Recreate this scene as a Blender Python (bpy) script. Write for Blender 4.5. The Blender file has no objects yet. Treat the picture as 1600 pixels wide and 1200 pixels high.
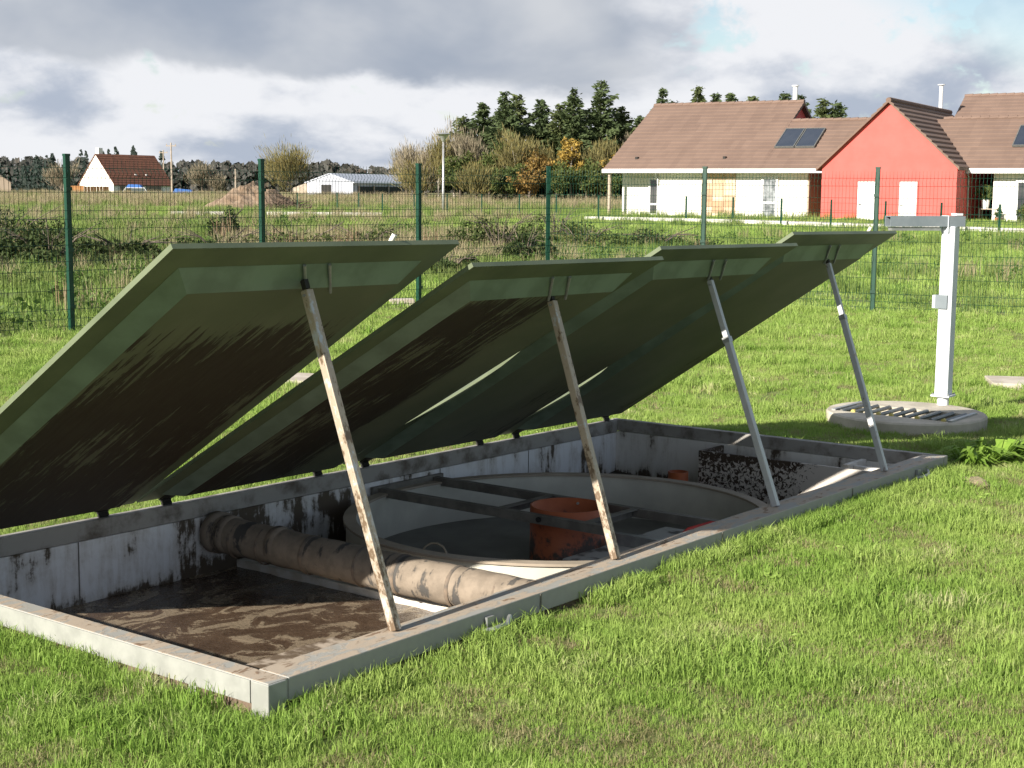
import bpy, bmesh, math, random
import numpy as np
from mathutils import Matrix, Vector, noise as mnoise

S = bpy.context.scene
COL = S.collection
rnd = random.Random(7)
R = math.radians

# ------------------------------------------------------------------ camera
f_px = 2270.0
pitch = math.atan2(300.0, f_px)
roll = 0.0075
cam = bpy.data.cameras.new('camera')
cam.lens = 36.0 * f_px / 1600.0
cam.sensor_width = 36.0
cam.clip_start = 0.05
cam.clip_end = 9000
cob = bpy.data.objects.new('camera', cam)
COL.objects.link(cob)
fw = Vector((0, math.cos(pitch), -math.sin(pitch)))
up = Vector((0, math.sin(pitch), math.cos(pitch)))
rt = Vector((1, 0, 0))
r2 = (rt + up * roll).normalized()
u2 = (up - rt * roll).normalized()
cob.matrix_world = Matrix(((r2.x, u2.x, -fw.x, 0), (r2.y, u2.y, -fw.y, 0), (r2.z, u2.z, -fw.z, 1.65), (0, 0, 0, 1)))
S.camera = cob

# ------------------------------------------------------------------ light
SUN_AZ = R(45.5)      # direction the light travels, clockwise from +Y
SUN_EL = R(25.0)
S.view_settings.view_transform = 'Standard'
S.view_settings.look = 'None'
S.view_settings.gamma = 1
S.view_settings.use_curve_mapping = False
S.view_settings.exposure = 0.95

sl = bpy.data.lights.new('sun', 'SUN')
sl.energy = 5.0
sl.angle = R(0.55)
sl.color = (1.0, 0.93, 0.82)
so = bpy.data.objects.new('sun', sl)
COL.objects.link(so)
ld = Vector((math.sin(SUN_AZ) * math.cos(SUN_EL), math.cos(SUN_AZ) * math.cos(SUN_EL), -math.sin(SUN_EL)))
so.rotation_euler = ld.to_track_quat('-Z', 'Y').to_euler()
so.location = (-20, -20, 30)


class NT:
    """small helper to write node trees"""
    def __init__(self, tree):
        self.t = tree
        self.n = tree.nodes
        self.l = tree.links

    def node(self, typ, ins=None, **props):
        nd = self.n.new(typ)
        for k, v in props.items():
            setattr(nd, k, v)
        if ins:
            for k, v in ins.items():
                self.put(nd.inputs[k], v)
        return nd

    def put(self, sock, v):
        if isinstance(v, bpy.types.NodeSocket):
            self.l.new(v, sock)
        elif isinstance(v, bpy.types.Node):
            self.l.new(v.outputs[0], sock)
        else:
            if isinstance(v, tuple) and len(v) == 3 and sock.type == 'RGBA':
                v = (*v, 1)
            sock.default_value = v

    def math(self, op, a, b=0.0, c=None, clamp=False):
        nd = self.n.new('ShaderNodeMath')
        nd.operation = op
        nd.use_clamp = clamp
        self.put(nd.inputs[0], a)
        self.put(nd.inputs[1], b)
        if c is not None:
            self.put(nd.inputs[2], c)
        return nd.outputs[0]

    def noise(self, vec, scale, detail=4, rough=0.55, dist=0.0):
        nd = self.node('ShaderNodeTexNoise', {'Scale': scale, 'Detail': detail, 'Roughness': rough, 'Distortion': dist})
        if vec is not None:
            self.put(nd.inputs['Vector'], vec)
        return nd.outputs['Fac']

    def ss(self, v, a, b):
        nd = self.n.new('ShaderNodeMapRange')
        nd.interpolation_type = 'SMOOTHSTEP'
        self.put(nd.inputs['Value'], v)
        nd.inputs['From Min'].default_value = a
        nd.inputs['From Max'].default_value = b
        return nd.outputs[0]

    def lin(self, v, a, b, c=0.0, d=1.0):
        nd = self.n.new('ShaderNodeMapRange')
        self.put(nd.inputs['Value'], v)
        for k, x in zip(('From Min', 'From Max', 'To Min', 'To Max'), (a, b, c, d)):
            nd.inputs[k].default_value = x
        return nd.outputs[0]

    def mix(self, fac, a, b, blend='MIX'):
        nd = self.n.new('ShaderNodeMix')
        nd.data_type = 'RGBA'
        nd.blend_type = blend
        self.put(nd.inputs[0], fac)
        self.put(nd.inputs[6], a)
        self.put(nd.inputs[7], b)
        return nd.outputs[2]

    def comb(self, x, y, z):
        return self.node('ShaderNodeCombineXYZ', {'X': x, 'Y': y, 'Z': z}).outputs[0]

    def sep(self, v):
        nd = self.node('ShaderNodeSeparateXYZ', {'Vector': v})
        return nd.outputs


# world: Nishita sky behind broken stratocumulus, laid out by direction
W = bpy.data.worlds.new('World')
S.world = W
W.use_nodes = True
w = NT(W.node_tree)
w.n.clear()
sky = w.n.new('ShaderNodeTexSky')
sky.sky_type = 'NISHITA'
sky.sun_disc = False
sky.sun_elevation = SUN_EL
sky.sun_rotation = SUN_AZ + math.pi
sky.air_density = 1.0
sky.dust_density = 0.3
bg_sky = w.node('ShaderNodeBackground', {'Color': sky.outputs[0], 'Strength': 0.062})
tc = w.n.new('ShaderNodeTexCoord')
dx, dy, dz = w.sep(tc.outputs['Generated'])
az = w.math('ARCTAN2', dx, dy)
el = w.math('ARCSINE', dz)
# stretch shrinks near the horizon, like a layer seen edge on
ey = w.math('MULTIPLY', w.math('POWER', w.math('MAXIMUM', el, 0.0), 0.75), 7.0)
p1 = w.comb(w.math('MULTIPLY', az, 6.0), ey, 0.0)
n_big = w.noise(p1, 0.9, 5, 0.48, 0.25)
n_mid = w.noise(w.comb(w.math('MULTIPLY', az, 9.0), w.math('MULTIPLY', ey, 1.7), 4.3), 1.05, 5, 0.48, 0.2)
n_fine = w.noise(w.comb(w.math('MULTIPLY', az, 22.0), w.math('MULTIPLY', ey, 3.6), 9.1), 2.0, 6, 0.6, 0.2)
n_edge = w.noise(w.comb(w.math('MULTIPLY', az, 10.0), w.math('MULTIPLY', ey, 1.5), 17.0), 1.3, 5, 0.55, 0.3)
# light cloud: bright tops, blue grey bases
sh = w.ss(w.math('ADD', w.math('MULTIPLY', n_mid, 0.82), w.math('MULTIPLY', n_fine, 0.18)), 0.35, 0.57)
c_light = w.mix(sh, (0.235, 0.265, 0.32), (0.455, 0.462, 0.48))
# dark deck with a lower edge that dips towards the right, fading into brighter cloud
edge = w.math('SUBTRACT', 0.068, w.math('MULTIPLY', az, 0.050))
dd = w.math('ADD', w.math('SUBTRACT', el, edge), w.math('MULTIPLY', w.math('SUBTRACT', n_edge, 0.5), 0.045))
deck = w.ss(dd, -0.004, 0.008)
deck_r = w.math('SUBTRACT', 1.0, w.ss(w.math('ADD', az, w.math('MULTIPLY', w.math('SUBTRACT', n_mid, 0.5), 0.25)), 0.05, 0.14))
deck = w.math('MULTIPLY', deck, deck_r)
dk = w.ss(n_big, 0.36, 0.66)
c_dark = w.mix(dk, (0.185, 0.213, 0.262), (0.33, 0.343, 0.365))
c_cloud = w.mix(deck, c_light, c_dark)
bg_cl = w.node('ShaderNodeBackground', {'Color': c_cloud, 'Strength': 1.0})
cover = w.ss(w.math('ADD', n_edge, w.math('MULTIPLY', w.math('SUBTRACT', n_fine, 0.5), 0.35)), 0.27, 0.40)
gap_r = w.ss(w.math('ADD', az, w.math('MULTIPLY', el, 2.0)), 0.46, 0.54)
cover = w.math('SUBTRACT', cover, w.math('MULTIPLY', gap_r, 0.8), clamp=True)
cover = w.math('MAXIMUM', cover, deck)
cover = w.math('ADD', w.math('MULTIPLY', cover, 0.88), 0.12)
mx = w.node('ShaderNodeMixShader', {0: cover, 1: bg_sky, 2: bg_cl})
wo = w.node('ShaderNodeOutputWorld', {'Surface': mx.outputs[0]})

# ------------------------------------------------------------------ materials
def new_mat(name):
    m = bpy.data.materials.new(name)
    m.use_nodes = True
    t = NT(m.node_tree)
    t.n.clear()
    t.out = t.n.new('ShaderNodeOutputMaterial')
    return m, t


def finish(t, col, rough=0.8, bump=None, bstr=0.3, bdist=0.01, metal=0.0, spec=0.4, trans=0.0):
    b = t.node('ShaderNodeBsdfPrincipled', {'Base Color': col, 'Roughness': rough, 'Metallic': metal, 'Specular IOR Level': spec})
    if bump is not None:
        bn = t.node('ShaderNodeBump', {'Strength': bstr, 'Distance': bdist, 'Height': bump})
        t.put(b.inputs['Normal'], bn.outputs[0])
    sh = b.outputs[0]
    if trans:
        tr = t.node('ShaderNodeBsdfTranslucent', {'Color': col})
        sh = t.node('ShaderNodeMixShader', {0: trans, 1: sh, 2: tr.outputs[0]}).outputs[0]
    t.put(t.out.inputs['Surface'], sh)


def pos(t, world=False):
    if world:
        return t.n.new('ShaderNodeNewGeometry').outputs['Position']
    return t.n.new('ShaderNodeTexCoord').outputs['Object']


def simple(name, c1, c2=None, scale=3.0, rough=0.8, bstr=0.2, bdist=0.005, metal=0.0, spec=0.4, bscale=None, lo=0.35, hi=0.65, trans=0.0, detail=5):
    m, t = new_mat(name)
    p = pos(t)
    n = t.noise(p, scale, detail, 0.6)
    col = t.mix(t.ss(n, lo, hi), c1, c2 or tuple(x * 0.8 for x in c1))
    bn = t.noise(p, bscale or scale * 6, 4, 0.6)
    finish(t, col, rough, bn, bstr, bdist, metal, spec, trans)
    return m


M = {}
M['galv'] = simple('galvanised_steel', (0.42, 0.43, 0.42), (0.30, 0.31, 0.31), 14, 0.42, 0.08, 0.002, 0.55, bscale=60)
M['galv_dark'] = simple('dull_steel', (0.14, 0.13, 0.115), (0.22, 0.205, 0.18), 9, 0.6, 0.1, 0.002, 0.35, bscale=50)
M['white_metal'] = simple('white_painted_steel', (0.60, 0.63, 0.67), (0.40, 0.41, 0.42), 5, 0.45, 0.05, 0.002, 0.0, lo=0.48, hi=0.75, detail=8)
M['grate'] = simple('grey_grate_steel', (0.20, 0.21, 0.20), (0.14, 0.14, 0.135), 14, 0.45, 0.05, 0.002, 0.4)
M['dark'] = simple('black_rubber', (0.012, 0.012, 0.011), (0.02, 0.018, 0.016), 8, 0.7)
M['concrete'] = simple('concrete', (0.52, 0.475, 0.39), (0.38, 0.345, 0.28), 5, 0.95, 0.5, 0.006, bscale=45)
M['paver'] = simple('pale_slab', (0.52, 0.47, 0.40), (0.40, 0.35, 0.29), 5, 0.95, 0.3, 0.004, bscale=40)
M['kerb'] = simple('pale_kerb', (0.62, 0.60, 0.56), (0.50, 0.48, 0.44), 0.8, 0.9)
M['fence'] = simple('green_coated_steel', (0.005, 0.052, 0.030), (0.004, 0.038, 0.023), 3, 0.42, 0.05, 0.002, spec=0.5)
M['wire'] = simple('green_coated_wire', (0.006, 0.058, 0.034), (0.005, 0.040, 0.024), 3, 0.5)
M['rust_red'] = simple('orange_plastic', (0.46, 0.125, 0.045), (0.33, 0.085, 0.035), 6, 0.5, 0.1, 0.002, bscale=20)
M['red_hose'] = simple('red_rubber', (0.55, 0.06, 0.05), (0.42, 0.04, 0.04), 9, 0.5)
M['pale_hose'] = simple('pale_cable', (0.35, 0.3, 0.22), (0.28, 0.23, 0.17), 9, 0.6)
M['white_pvc'] = simple('white_pvc', (0.72, 0.70, 0.66), (0.55, 0.5, 0.42), 9, 0.5)
M['yellow'] = simple('yellow_plastic', (0.60, 0.50, 0.12), (0.5, 0.42, 0.12), 9, 0.5)
M['bark'] = simple('bark', (0.16, 0.13, 0.10), (0.09, 0.075, 0.06), 2, 0.95, 0.6, 0.03)
M['pale_bark'] = simple('pale_bark', (0.36, 0.33, 0.28), (0.2, 0.18, 0.15), 2, 0.95, 0.6, 0.03)
M['house_white'] = simple('white_render', (0.80, 0.78, 0.70), (0.74, 0.72, 0.65), 0.7, 0.9, 0.15, 0.01, bscale=8)
M['house_tan'] = simple('tan_panel', (0.60, 0.46, 0.33), (0.50, 0.38, 0.27), 1.2, 0.9)
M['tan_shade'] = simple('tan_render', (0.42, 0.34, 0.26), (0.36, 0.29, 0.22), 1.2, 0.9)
M['pvc_frame'] = simple('white_window_frame', (0.78, 0.78, 0.78), (0.72, 0.72, 0.72), 2, 0.5)
M['glass'] = simple('window_glass', (0.035, 0.037, 0.04), (0.07, 0.07, 0.07), 1.5, 0.08, 0.0, spec=0.8)
M['curtain_glass'] = simple('curtained_glass', (0.30, 0.32, 0.34), (0.12, 0.13, 0.14), 4, 0.15, 0.0, spec=0.8)
M['solar'] = simple('solar_glass', (0.020, 0.028, 0.045), (0.03, 0.038, 0.055), 1, 0.16, 0.0, spec=0.8)
M['alu'] = simple('aluminium', (0.5, 0.5, 0.5), (0.42, 0.42, 0.42), 5, 0.4, 0.0, metal=0.6)
M['wood'] = simple('brown_boards', (0.34, 0.16, 0.055), (0.24, 0.11, 0.04), 2.0, 0.85)
M['wood_dark'] = simple('dark_boards', (0.20, 0.10, 0.045), (0.15, 0.075, 0.03), 2.0, 0.85)
M['timber'] = simple('grey_timber', (0.42, 0.35, 0.28), (0.32, 0.27, 0.21), 3.0, 0.9)
M['tin'] = simple('weathered_sheet', (0.46, 0.48, 0.54), (0.36, 0.38, 0.44), 0.4, 0.55)
M['tin_roof'] = simple('sheet_roof', (0.50, 0.53, 0.60), (0.42, 0.45, 0.52), 0.5, 0.5)
M['blue_tarp'] = simple('blue_tarpaulin', (0.04, 0.16, 0.48), (0.03, 0.10, 0.35), 2, 0.5)
M['stone'] = simple('limestone', (0.50, 0.42, 0.25), (0.30, 0.25, 0.15), 14, 0.95, 0.8, 0.01)
M['terracotta'] = simple('terracotta_pot', (0.42, 0.16, 0.08), (0.3, 0.11, 0.06), 8, 0.8)


def tile_mat(name, a, b, cs, bands):
    m, t = new_mat(name)
    p = pos(t)
    x, y, z = t.sep(p)
    row = t.math('FLOOR', t.math('MULTIPLY', z, bands))
    colm = t.math('FLOOR', t.math('MULTIPLY', x, cs))
    wn = t.node('ShaderNodeTexWhiteNoise', {'Vector': t.comb(row, colm, 0.0)}).outputs['Value']
    n = t.noise(p, 0.5, 5, 0.6)
    f = t.math('ADD', t.math('MULTIPLY', wn, 0.45), t.math('MULTIPLY', t.ss(n, 0.3, 0.7), 0.55))
    col = t.mix(f, a, b)
    finish(t, col, 0.85, wn, 0.3, 0.02)
    return m


M['tile_brown'] = tile_mat('brown_roof_tile', (0.195, 0.132, 0.103), (0.15, 0.100, 0.079), 3.0, 2.0)
M['tile_red'] = tile_mat('russet_roof_tile', (0.21, 0.085, 0.050), (0.12, 0.052, 0.034), 3.0, 2.0)
M['tile_grey'] = tile_mat('grey_roof_tile', (0.10, 0.09, 0.08), (0.07, 0.065, 0.06), 3.0, 2.0)

# red clapboard
m, t = new_mat('red_clapboard')
p = pos(t)
x, y, z = t.sep(p)
saw = t.math('FRACT', t.math('MULTIPLY', z, 4.5))
n = t.noise(p, 1.1, 4)
col = t.mix(t.ss(n, 0.3, 0.7), (0.70, 0.115, 0.10), (0.64, 0.10, 0.085))
finish(t, col, 0.7, saw, 0.35, 0.03)
M['red_wall'] = m


def stain_lid(name, amount, seed, edge_wet=0.0):
    """green GRP underside with dark dried sludge in long streaks down the slope (object x)"""
    m, t = new_mat(name)
    p = pos(t)
    x, y, z = t.sep(p)
    g = t.noise(p, 2.3, 4)
    col = t.mix(t.ss(g, 0.3, 0.7), (0.130, 0.145, 0.095), (0.165, 0.175, 0.120))
    wv = t.comb(t.math('ADD', t.math('MULTIPLY', x, 1.0), seed), t.math('MULTIPLY', y, 20.0), z)
    streak = t.noise(wv, 1.6, 7, 0.68, 0.2)
    patch = t.noise(t.comb(t.math('ADD', x, seed * 1.7), y, 0.0), 1.9, 5, 0.6)
    fine = t.noise(t.comb(t.math('MULTIPLY', x, 3.0), t.math('MULTIPLY', y, 30.0), seed), 2.0, 5, 0.7)
    v = t.math('ADD', t.math('MULTIPLY', streak, 0.55), t.math('ADD', t.math('MULTIPLY', patch, 0.55), t.math('MULTIPLY', fine, 0.34)))
    # zone: not on the upper band nor flanges, ragged limits
    zx = t.math('ADD', x, t.math('MULTIPLY', t.math('SUBTRACT', t.noise(wv, 3.0, 4), 0.5), 0.5))
    top = t.math('SUBTRACT', 1.0, t.ss(zx, amount[1] - 0.22, amount[1] + 0.08))
    low = t.ss(zx, amount[2] - 0.4, amount[2])
    zy = t.math('ADD', y, t.math('MULTIPLY', t.math('SUBTRACT', patch, 0.5), 0.25))
    left = t.ss(zy, amount[3] - 0.05, amount[3] + 0.10)
    right = t.math('SUBTRACT', 1.0, t.ss(zy, amount[4] - 0.1, amount[4] + 0.15))
    zone = t.math('MULTIPLY', t.math('MULTIPLY', top, low), t.math('MULTIPLY', left, right))
    thr = amount[0]
    k = t.ss(t.math('ADD', v, t.math('MULTIPLY', zone, 0.12)), thr, thr + 0.028)
    k = t.math('MULTIPLY', k, t.ss(zone, 0.0, 0.35))
    film = t.math('MULTIPLY', zone, 0.4)
    col = t.mix(film, col, (0.10, 0.088, 0.062))
    col = t.mix(t.math('MULTIPLY', k, t.lin(fine, 0.3, 0.6, 0.80, 1.0)), col, (0.040, 0.029, 0.020))
    finish(t, col, 0.55, t.math('MULTIPLY', k, 1.0), 0.5, 0.004, spec=0.35)
    return m


M['lid_stain'] = [
    stain_lid('lid_underside_mud', (0.765, 1.84, -0.3, 0.17, 1.45), 3.1),
    stain_lid('lid_underside_mud_band', (0.775, 2.12, -0.3, 0.10, 0.78), 8.7),
    stain_lid('lid_underside_clean', (0.90, 1.3, 0.2, 0.7, 1.4), 15.2),
    stain_lid('lid_underside_faint', (0.87, 1.25, 0.2, 0.95, 1.45), 21.9)]
M['lid_edge'] = simple('green_grp', (0.150, 0.178, 0.108), (0.112, 0.138, 0.082), 3, 0.5, 0.15, 0.002, bscale=30)
M['lid_bevel'] = simple('sky_lit_green_grp', (0.20, 0.262, 0.205), (0.145, 0.19, 0.145), 5, 0.42, 0.15, 0.002, bscale=30)  # same GRP as the flange; sky light on the bevels put into its colour


def wall_mat(name, base, dirt, thr, zband, seed=0.0):
    """white lining, drips run down from dirty patches, dark tide mark at the bottom"""
    m, t = new_mat(name)
    p = pos(t)
    x, y, z = t.sep(p)
    drip = t.noise(t.comb(t.math('MULTIPLY', x, 9.0), t.math('ADD', t.math('MULTIPLY', y, 9.0), seed), t.math('MULTIPLY', z, 1.6)), 1.3, 6, 0.65, 0.1)
    blot = t.noise(t.comb(x, t.math('ADD', y, seed), z), 3.2, 7, 0.72, 0.3)
    v = t.math('ADD', t.math('MULTIPLY', drip, 0.5), t.math('MULTIPLY', blot, 0.5))
    tide = t.math('SUBTRACT', 1.0, t.ss(z, zband[0], zband[1]))
    v = t.math('ADD', v, t.math('MULTIPLY', tide, 0.13))
    # more splashes between y 1 and 2.7
    v = t.math('ADD', v, t.math('MULTIPLY', t.math('MULTIPLY', t.ss(y, 1.0, 1.7), t.math('SUBTRACT', 1.0, t.ss(y, 2.5, 3.0))), 0.07))
    k = t.ss(v, thr, thr + 0.06)
    soft = t.ss(v, thr - 0.12, thr + 0.06)
    col = t.mix(t.math('MULTIPLY', soft, 0.5), base, (0.30, 0.24, 0.17))
    col = t.mix(k, col, dirt)
    finish(t, col, 0.65, k, 0.4, 0.003)
    return m


M['wall_dirty'] = wall_mat('white_lining_splashed', (0.76, 0.76, 0.77), (0.085, 0.064, 0.043), 0.548, (-0.42, -0.28))
M['wall_end'] = wall_mat('white_lining_tide_marked', (0.74, 0.72, 0.68), (0.075, 0.055, 0.037), 0.575, (-0.38, -0.24), 5.0)
M['baffle'] = None
m, t = new_mat('flaking_lining')
p = pos(t)
x, y, z = t.sep(p)
b1 = t.noise(p, 40, 5, 0.65, 0.9)
b2 = t.noise(p, 5.0, 4)
grad = t.ss(t.math('ADD', x, t.math('MULTIPLY', b2, 0.3)), -0.75, -0.35)
top = t.ss(t.math('ADD', z, t.math('MULTIPLY', b2, 0.10)), -0.12, -0.04)
k = t.ss(t.math('SUBTRACT', t.math('ADD', b1, t.math('MULTIPLY', top, 0.10)), t.math('MULTIPLY', grad, 0.3)), 0.49, 0.53)
col = t.mix(k, (0.62, 0.57, 0.51), (0.065, 0.045, 0.03))
finish(t, col, 0.8, k, 0.6, 0.004)
M['baffle'] = m
M['ledge'] = simple('stained_ledge', (0.42, 0.35, 0.28), (0.12, 0.085, 0.055), 9, 0.8, 0.3, 0.004, lo=0.40, hi=0.56, detail=8)
M['cream'] = simple('cream_lining', (0.66, 0.64, 0.55), (0.54, 0.52, 0.45), 2.5, 0.6, 0.1, 0.003)

# dirty rim top: dried mud drawn along the rail
m, t = new_mat('muddy_rim')
p = pos(t)
x, y, z = t.sep(p)
n1 = t.noise(t.comb(t.math('MULTIPLY', x, 7.0), t.math('MULTIPLY', y, 2.6), z), 2.2, 8, 0.68, 0.6)
n2 = t.noise(p, 30, 4)
geo = t.n.new('ShaderNodeNewGeometry')
nz = t.sep(geo.outputs['Normal'])[2]
face_top = t.ss(nz, 0.5, 0.9)
mud = t.math('MULTIPLY', t.ss(n1, 0.44, 0.52), face_top)
col = t.mix(n2, (0.36, 0.355, 0.325), (0.29, 0.285, 0.265))
col = t.mix(mud, col, (0.41, 0.34, 0.265))
mud2 = t.math('MULTIPLY', t.ss(n1, 0.58, 0.63), face_top)
col = t.mix(mud2, col, (0.22, 0.15, 0.10))
finish(t, col, 0.7, t.math('ADD', mud, mud2), 0.4, 0.003)
M['rim'] = m
M['rim_old'] = simple('weathered_rim_steel', (0.34, 0.325, 0.30), (0.12, 0.10, 0.08), 6, 0.7, 0.2, 0.003, lo=0.45, hi=0.68, detail=8)
M['rim_end'] = simple('pale_rim_steel', (0.33, 0.335, 0.31), (0.26, 0.265, 0.245), 8, 0.5, 0.05, 0.002)

# sludge with foam rafts
m, t = new_mat('brown_sludge')
p = pos(t)
n1 = t.noise(t.comb(t.math('MULTIPLY', t.sep(p)[0], 1.6), t.sep(p)[1], 0.0), 3.6, 9, 0.70, 1.2)
n2 = t.noise(p, 55, 4, 0.7)
fo = t.ss(t.math('ADD', n1, t.math('MULTIPLY', n2, 0.10)), 0.555, 0.60)
col = t.mix(t.ss(n1, 0.3, 0.6), (0.060, 0.038, 0.025), (0.105, 0.070, 0.047))
col = t.mix(t.math('MULTIPLY', fo, 0.75), col, (0.30, 0.24, 0.17))
rough = t.lin(n2, 0.3, 0.7, 0.06, 0.38)
finish(t, col, rough, t.math('ADD', n2, fo), 0.55, 0.006, spec=0.6)
M['sludge'] = m
M['sludge_dark'] = simple('dark_sludge', (0.020, 0.013, 0.008), (0.05, 0.033, 0.02), 9, 0.45, 0.6, 0.01, bscale=40)
M['floor_grey'] = simple('grey_silt', (0.15, 0.145, 0.13), (0.065, 0.06, 0.052), 2.2, 0.35, 0.2, 0.005)
M['plate'] = simple('grey_plate', (0.42, 0.41, 0.38), (0.12, 0.11, 0.10), 6, 0.7, 0.2, 0.003, lo=0.5, hi=0.62)

# dried mud pipe
m, t = new_mat('mud_coated_pipe')
p = pos(t)
x, y, z = t.sep(p)
bands = t.noise(t.comb(t.math('MULTIPLY', x, 9.0), t.math('MULTIPLY', y, 1.6), t.math('MULTIPLY', z, 1.6)), 1.3, 6, 0.7, 0.15)
n2 = t.noise(p, 14, 5, 0.65)
col = t.mix(t.ss(n2, 0.3, 0.7), (0.275, 0.225, 0.175), (0.19, 0.155, 0.12))
k = t.ss(t.math('ADD', t.math('MULTIPLY', bands, 0.75), t.math('MULTIPLY', n2, 0.25)), 0.535, 0.585)
col = t.mix(k, col, (0.075, 0.070, 0.065))
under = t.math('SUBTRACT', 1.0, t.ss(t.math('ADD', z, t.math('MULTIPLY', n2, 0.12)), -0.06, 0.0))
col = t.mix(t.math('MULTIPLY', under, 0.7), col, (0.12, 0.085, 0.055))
finish(t, col, 0.85, t.math('SUBTRACT', n2, k), 0.5, 0.006)
M['pipe'] = m
m, t = new_mat('orange_riser_dirty')
p = pos(t)
x, y, z = t.sep(p)
n2 = t.noise(p, 7, 6, 0.7)
low = t.math('SUBTRACT', 1.0, t.ss(z, -0.42, -0.10))
k = t.ss(t.math('ADD', n2, t.math('MULTIPLY', low, 0.25)), 0.60, 0.72)
col = t.mix(t.ss(n2, 0.3, 0.7), (0.42, 0.120, 0.05), (0.34, 0.09, 0.04))
col = t.mix(k, col, (0.06, 0.04, 0.03))
finish(t, col, 0.5, n2, 0.15, 0.003)
M['riser'] = m
# strut: galvanised with dried mud
def strut_mat(name, thr, dk_thr=0.54):
    m, t = new_mat(name)
    p = pos(t)
    x, y, z = t.sep(p)
    n1 = t.noise(t.comb(t.math('MULTIPLY', x, 2.0), t.math('MULTIPLY', y, 2.0), z), 13.0, 7, 0.75)
    k = t.ss(n1, thr, thr + 0.06)
    n2 = t.noise(p, 25, 3)
    col = t.mix(n2, (0.52, 0.53, 0.54), (0.38, 0.39, 0.40))
    col = t.mix(k, col, (0.40, 0.33, 0.255))
    k2 = t.ss(t.math('ADD', n1, t.math('MULTIPLY', t.math('SUBTRACT', 1.0, t.ss(z, 0.0, 0.9)), 0.07)), dk_thr, dk_thr + 0.07)
    col = t.mix(k2, col, (0.16, 0.11, 0.07))
    finish(t, col, 0.5, k, 0.2, 0.002, metal=0.2)
    return m
M['strut'] = [strut_mat('strut_muddy', 0.40), strut_mat('strut_muddier', 0.36), strut_mat('strut_clean', 0.66, 0.74), strut_mat('strut_dull', 0.58, 0.63)]


# ground: cut lawn, rough meadow and fields, told apart by where they lie
m, t = new_mat('ground_soil_and_turf')
p = pos(t, True)
x, y, z = t.sep(p)
n1 = t.noise(p, 0.9, 6, 0.65)
n2 = t.noise(p, 9.0, 5, 0.7)
n3 = t.noise(t.comb(t.math('MULTIPLY', x, 0.35), y, 0.0), 0.12, 5, 0.6)
lawn = t.mix(t.ss(n1, 0.3, 0.7), (0.11, 0.155, 0.036), (0.16, 0.19, 0.055))
lawn = t.mix(t.ss(n2, 0.55, 0.70), lawn, (0.19, 0.16, 0.08))
straw = t.mix(t.ss(n2, 0.3, 0.7), (0.20, 0.18, 0.09), (0.11, 0.14, 0.04))
far = t.mix(t.ss(n3, 0.4, 0.6), (0.085, 0.14, 0.035), (0.17, 0.165, 0.07))
yl = t.math('ADD', y, t.math('MULTIPLY', t.math('SUBTRACT', n3, 0.5), 30.0))
# meadow between 24 and 60 m left of the houses
mead = t.math('MULTIPLY', t.ss(y, 22.0, 30.0), t.math('SUBTRACT', 1.0, t.ss(yl, 52.0, 60.0)))
mead = t.math('MULTIPLY', mead, t.math('SUBTRACT', 1.0, t.ss(t.math('SUBTRACT', x, t.math('MULTIPLY', y, 0.02)), 0.0, 2.5)))
mead = t.math('MULTIPLY', mead, t.ss(n2, 0.35, 0.7))
col = t.mix(mead, lawn, straw)
sb = t.math('MULTIPLY', t.ss(y, 98.0, 106.0), t.math('SUBTRACT', 1.0, t.ss(yl, 190.0, 215.0)))
col = t.mix(sb, col, t.mix(t.ss(n1, 0.3, 0.7), (0.26, 0.21, 0.13), (0.18, 0.16, 0.085)))
col = t.mix(t.ss(y, 215.0, 235.0), col, far)
finish(t, col, 0.95, n2, 0.5, 0.03)
M['ground'] = m


def blade_mat(name, a, b, c, sc=0.9, trans=0.35, rough=0.6):
    """thin leaves: colour drifts over the ground (world noise) and from tuft to tuft"""
    m, t = new_mat(name)
    p = pos(t, True)
    n1 = t.noise(p, sc, 5, 0.65)
    info = t.n.new('ShaderNodeObjectInfo')
    rn = info.outputs['Random']
    f = t.math('ADD', t.math('MULTIPLY', t.ss(n1, 0.32, 0.68), 0.6), t.math('MULTIPLY', rn, 0.4))
    col = t.mix(f, a, b)
    n2 = t.noise(p, sc * 2.7, 5, 0.7)
    dry = t.math('MULTIPLY', t.ss(n2, 0.52, 0.70), t.ss(rn, 0.35, 0.75))
    col = t.mix(dry, col, c)
    finish(t, col, rough, None, trans=trans, spec=0.25)
    return m


M['blade'] = blade_mat('lawn_blades', (0.19, 0.325, 0.050), (0.37, 0.47, 0.13), (0.50, 0.47, 0.27), 1.1)
M['dry_blade'] = blade_mat('dry_blades', (0.36, 0.31, 0.17), (0.22, 0.22, 0.09), (0.42, 0.35, 0.22), 1.3)
M['meadow_blade'] = blade_mat('meadow_blades', (0.13, 0.22, 0.045), (0.24, 0.29, 0.09), (0.38, 0.34, 0.18), 0.25)
M['stalk'] = blade_mat('dead_stalks', (0.36, 0.30, 0.19), (0.25, 0.22, 0.12), (0.48, 0.42, 0.29), 0.3, 0.2)
M['weed_leaf'] = blade_mat('weed_leaves', (0.06, 0.12, 0.025), (0.13, 0.20, 0.045), (0.20, 0.20, 0.08), 0.4)
M['reddish'] = blade_mat('dock_seedheads', (0.27, 0.18, 0.115), (0.22, 0.15, 0.09), (0.32, 0.22, 0.14), 0.3, 0.15)


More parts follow.
